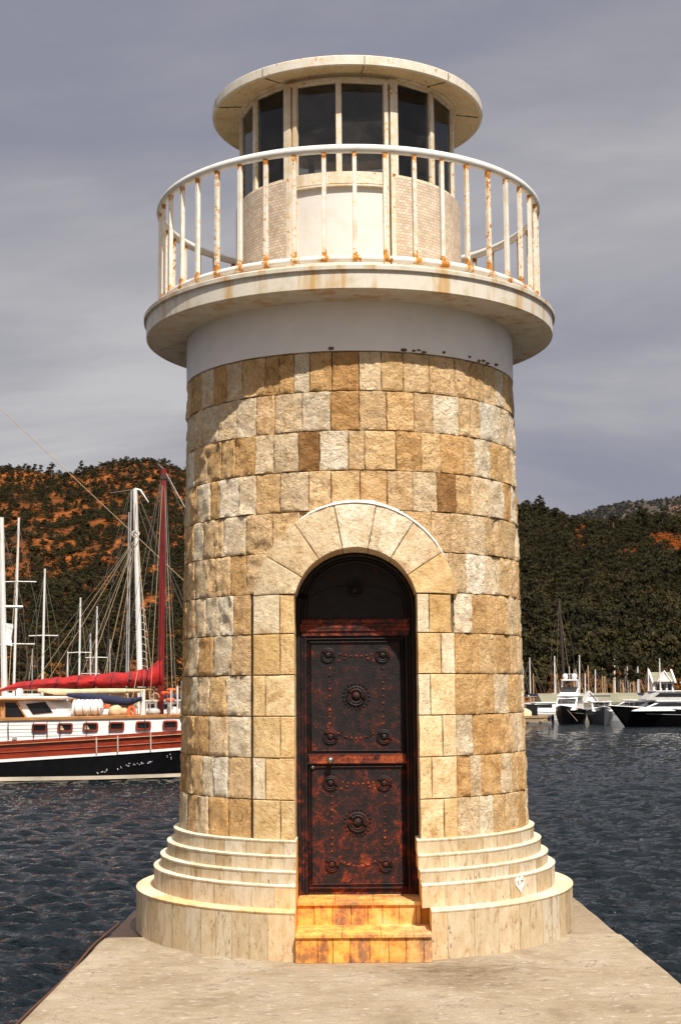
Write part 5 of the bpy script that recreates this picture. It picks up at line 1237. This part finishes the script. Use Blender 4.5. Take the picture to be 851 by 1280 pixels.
# ------------------------------------------------------------------ dock, pavilion, harbour house, shore pine
YD_ = 101.0
a, b_ = at_y(596, 897, YD_), at_y(691, 897, YD_); mb = MB()
for k in range(10): mb.box((a.x + (b_.x - a.x)*k/10 + .01, YD_, -.62), (a.x + (b_.x - a.x)*(k + 1)/10 - .01, YD_ + 4, -.46))
mb.box((a.x, YD_ + .05, -.9), (b_.x, YD_ + 3.95, -.63))
for k in range(7): x = a.x + (b_.x - a.x)*k/6; mb.tube([(x, YD_ + .2, -2), (x, YD_ + .2, -.5)], .1, 8)
DKT = empty('timber_dock', (a.x, YD_, WZ), label='low timber dock on piles beside the tower on the far side of the water', cat='dock')
dk = mb.build('deck', M['dock']); dk.parent = DKT; dk.matrix_parent_inverse = Matrix.Translation(-DKT.location)
YPV = 113.0
a, b_ = at_y(560, 880, YPV), at_y(930, 880, YPV)
pn = MB().box((a.x, YPV - 1.5, WZ - .5), (b_.x, YPV + 7, -.35)).build('mole', simple('concrete mole', (.30, .27, .22), .9, var=.3, scale=1)); tag(pn, 'low concrete mole carrying the white pavilion behind the motor yachts', 'mole')
def P3(px, py, Y): return at_y(px, py, Y)
PV = empty('harbour_pavilion', (P3(736, 890, YPV).x, YPV, -.35), label='long low white harbour pavilion with a green grey roof behind the motor yachts', cat='building')
def pv(mb, name, mat, par=None, **k): o = mb.build(name, mat, par or PV, **k); return o
ox, oz = PV.location.x, PV.location.z
def lx(px): return P3(px, 880, YPV).x - ox
def lz(py): return P3(736, py, YPV).z - oz
mb = MB(); mb.box((lx(692), 0, 0), (lx(800), 4.5, lz(876))); pv(mb, 'wall', M['plaster'])
rf = MB(); z0_, z1_ = lz(877.5), lz(866.5)
rf.loft([[(x, y, z) for y, z in ((-.5, z0_), (2.2, z1_ + (0 if x not in (0,) else 0)), (5, z0_), (5, z0_ - .08), (-.5, z0_ - .08))] for x in (lx(676), lx(802))]); pv(rf, 'roof', M['shed_roof'])
mb = MB(); gxm = lx(735.5); gw = lx(745) - gxm
mb.prism([(gxm - gw, lz(878)), (gxm + gw, lz(878)), (gxm, lz(865))], -.75, .4); pv(mb, 'gable', M['plaster'])
mb = MB(); 
for s in (-1, 1): mb.prism([(gxm, lz(863.4)), (gxm, lz(865)), (gxm + s*gw*1.2, lz(879.5)), (gxm + s*gw*1.2, lz(878))], -.85, .45)
pv(mb, 'gable_barge', M['white_gel'])
for px in (677.5, 690.5):
    mb = MB(); mb.box((lx(px) - .13, -.45, 0), (lx(px) + .13, -.2, lz(877))); pv(mb, 'porch_post', M['white_gel'])
for px in (700, 716, 768, 783): mb = MB(); mb.box((lx(px) - .28, -.03, 0 if px in (700, 768) else .5), (lx(px) + .28, .02, lz(880.5))); pv(mb, 'door' if px in (700, 768) else 'window', M['smoked'])
mb = MB(); mb.box((lx(681), .6, 0), (lx(687), 2.6, lz(879))); pv(mb, 'inner_wall', M['grey_paint'])
p = P3(664, 890, 102.5); ub = MB().box((p.x - .42, 102.3, -.46), (p.x + .45, 103, .34)); ub.box((p.x - .46, 102.25, .34), (p.x + .49, 103.05, .40)); tag(ub.build('storage_box', M['smoked'], bevel=.02), 'dark square storage box standing on the timber dock by the tower', 'box')
p = P3(656.5, 890, 102.2); lb = MB(); rings = []
for i in range(7):
    f = i/6; w = .12 + .34*sin(pi*min(1, .15 + f*.7)); rings.append([(p.x - .55 + 1.0*f, 102.3 + .3*cos(q), -.46 + max(0, w*sin(q))*1.25) for q in [pi*k/8 for k in range(9)]])
lb.loft(rings); tag(lb.build('covered_dinghy', M['cream_cloth'], smooth=True), 'small tan covered bundle on the timber dock beside the tower wall', 'cover')
YH = 152.0
HH = empty('harbour_house', (P3(829, 880, YH).x, YH, 0.0), label='small white house with steep gables on the shore above the black motor yacht', cat='house')
hx0, hz0 = HH.location.x, 0.0
def hx(px): return P3(px, 870, YH).x - hx0
def hz_(py): return P3(829, py, YH).z
mb = MB(); mb.box((hx(816), 0, -1.4), (hx(842), 3.2, hz_(850.5))); mb.build('wall', M['plaster'], HH)
mb = MB(); ym = hz_(840); ye = hz_(851.5)
mb.loft([[(x, y, z) for y, z in ((-.35, ye), (1.6, ym), (3.5, ye), (3.5, ye - .1), (-.35, ye - .1))] for x in (hx(814.5), hx(843.5))]); mb.build('roof', M['shed_roof'], HH)
for c_ in (829.5,):
    mb = MB(); mb.prism([(hx(c_ - 7), ye - .05), (hx(c_ + 7), ye - .05), (hx(c_), hz_(839.5))], -.5, .8); mb.build('gable', M['plaster'], HH)
    mb = MB()
    for s in (-1, 1): mb.prism([(hx(c_), hz_(837.6)), (hx(c_), hz_(839.8)), (hx(c_ + s*9), ye - .15), (hx(c_ + s*9), ye + .08)], -.6, -.45)
    mb.build('barge_board', M['white_gel'], HH)
for px in (814.8, 843.2):
    mb = MB(); mb.loft([[(hx(px) + s*.09, y, z) for y, z in ((-.42, ye - .2), (1.6, ym + .12), (3.6, ye - .2), (3.6, ye), (1.6, ym + .32), (-.42, ye))] for s in (-1, 1)]); mb.build('barge_board', M['white_gel'], HH)
for px in (822, 829.5, 837):
    mb = MB(); mb.box((hx(px) - .22, -.03, hz_(866)), (hx(px) + .22, .02, hz_(855))); mb.build('window', M['smoked'], HH)
pine(751, 119, 5.2, 2.5, 'dark spreading pine on the mole standing in front of the pavilion roof', z=-.4)
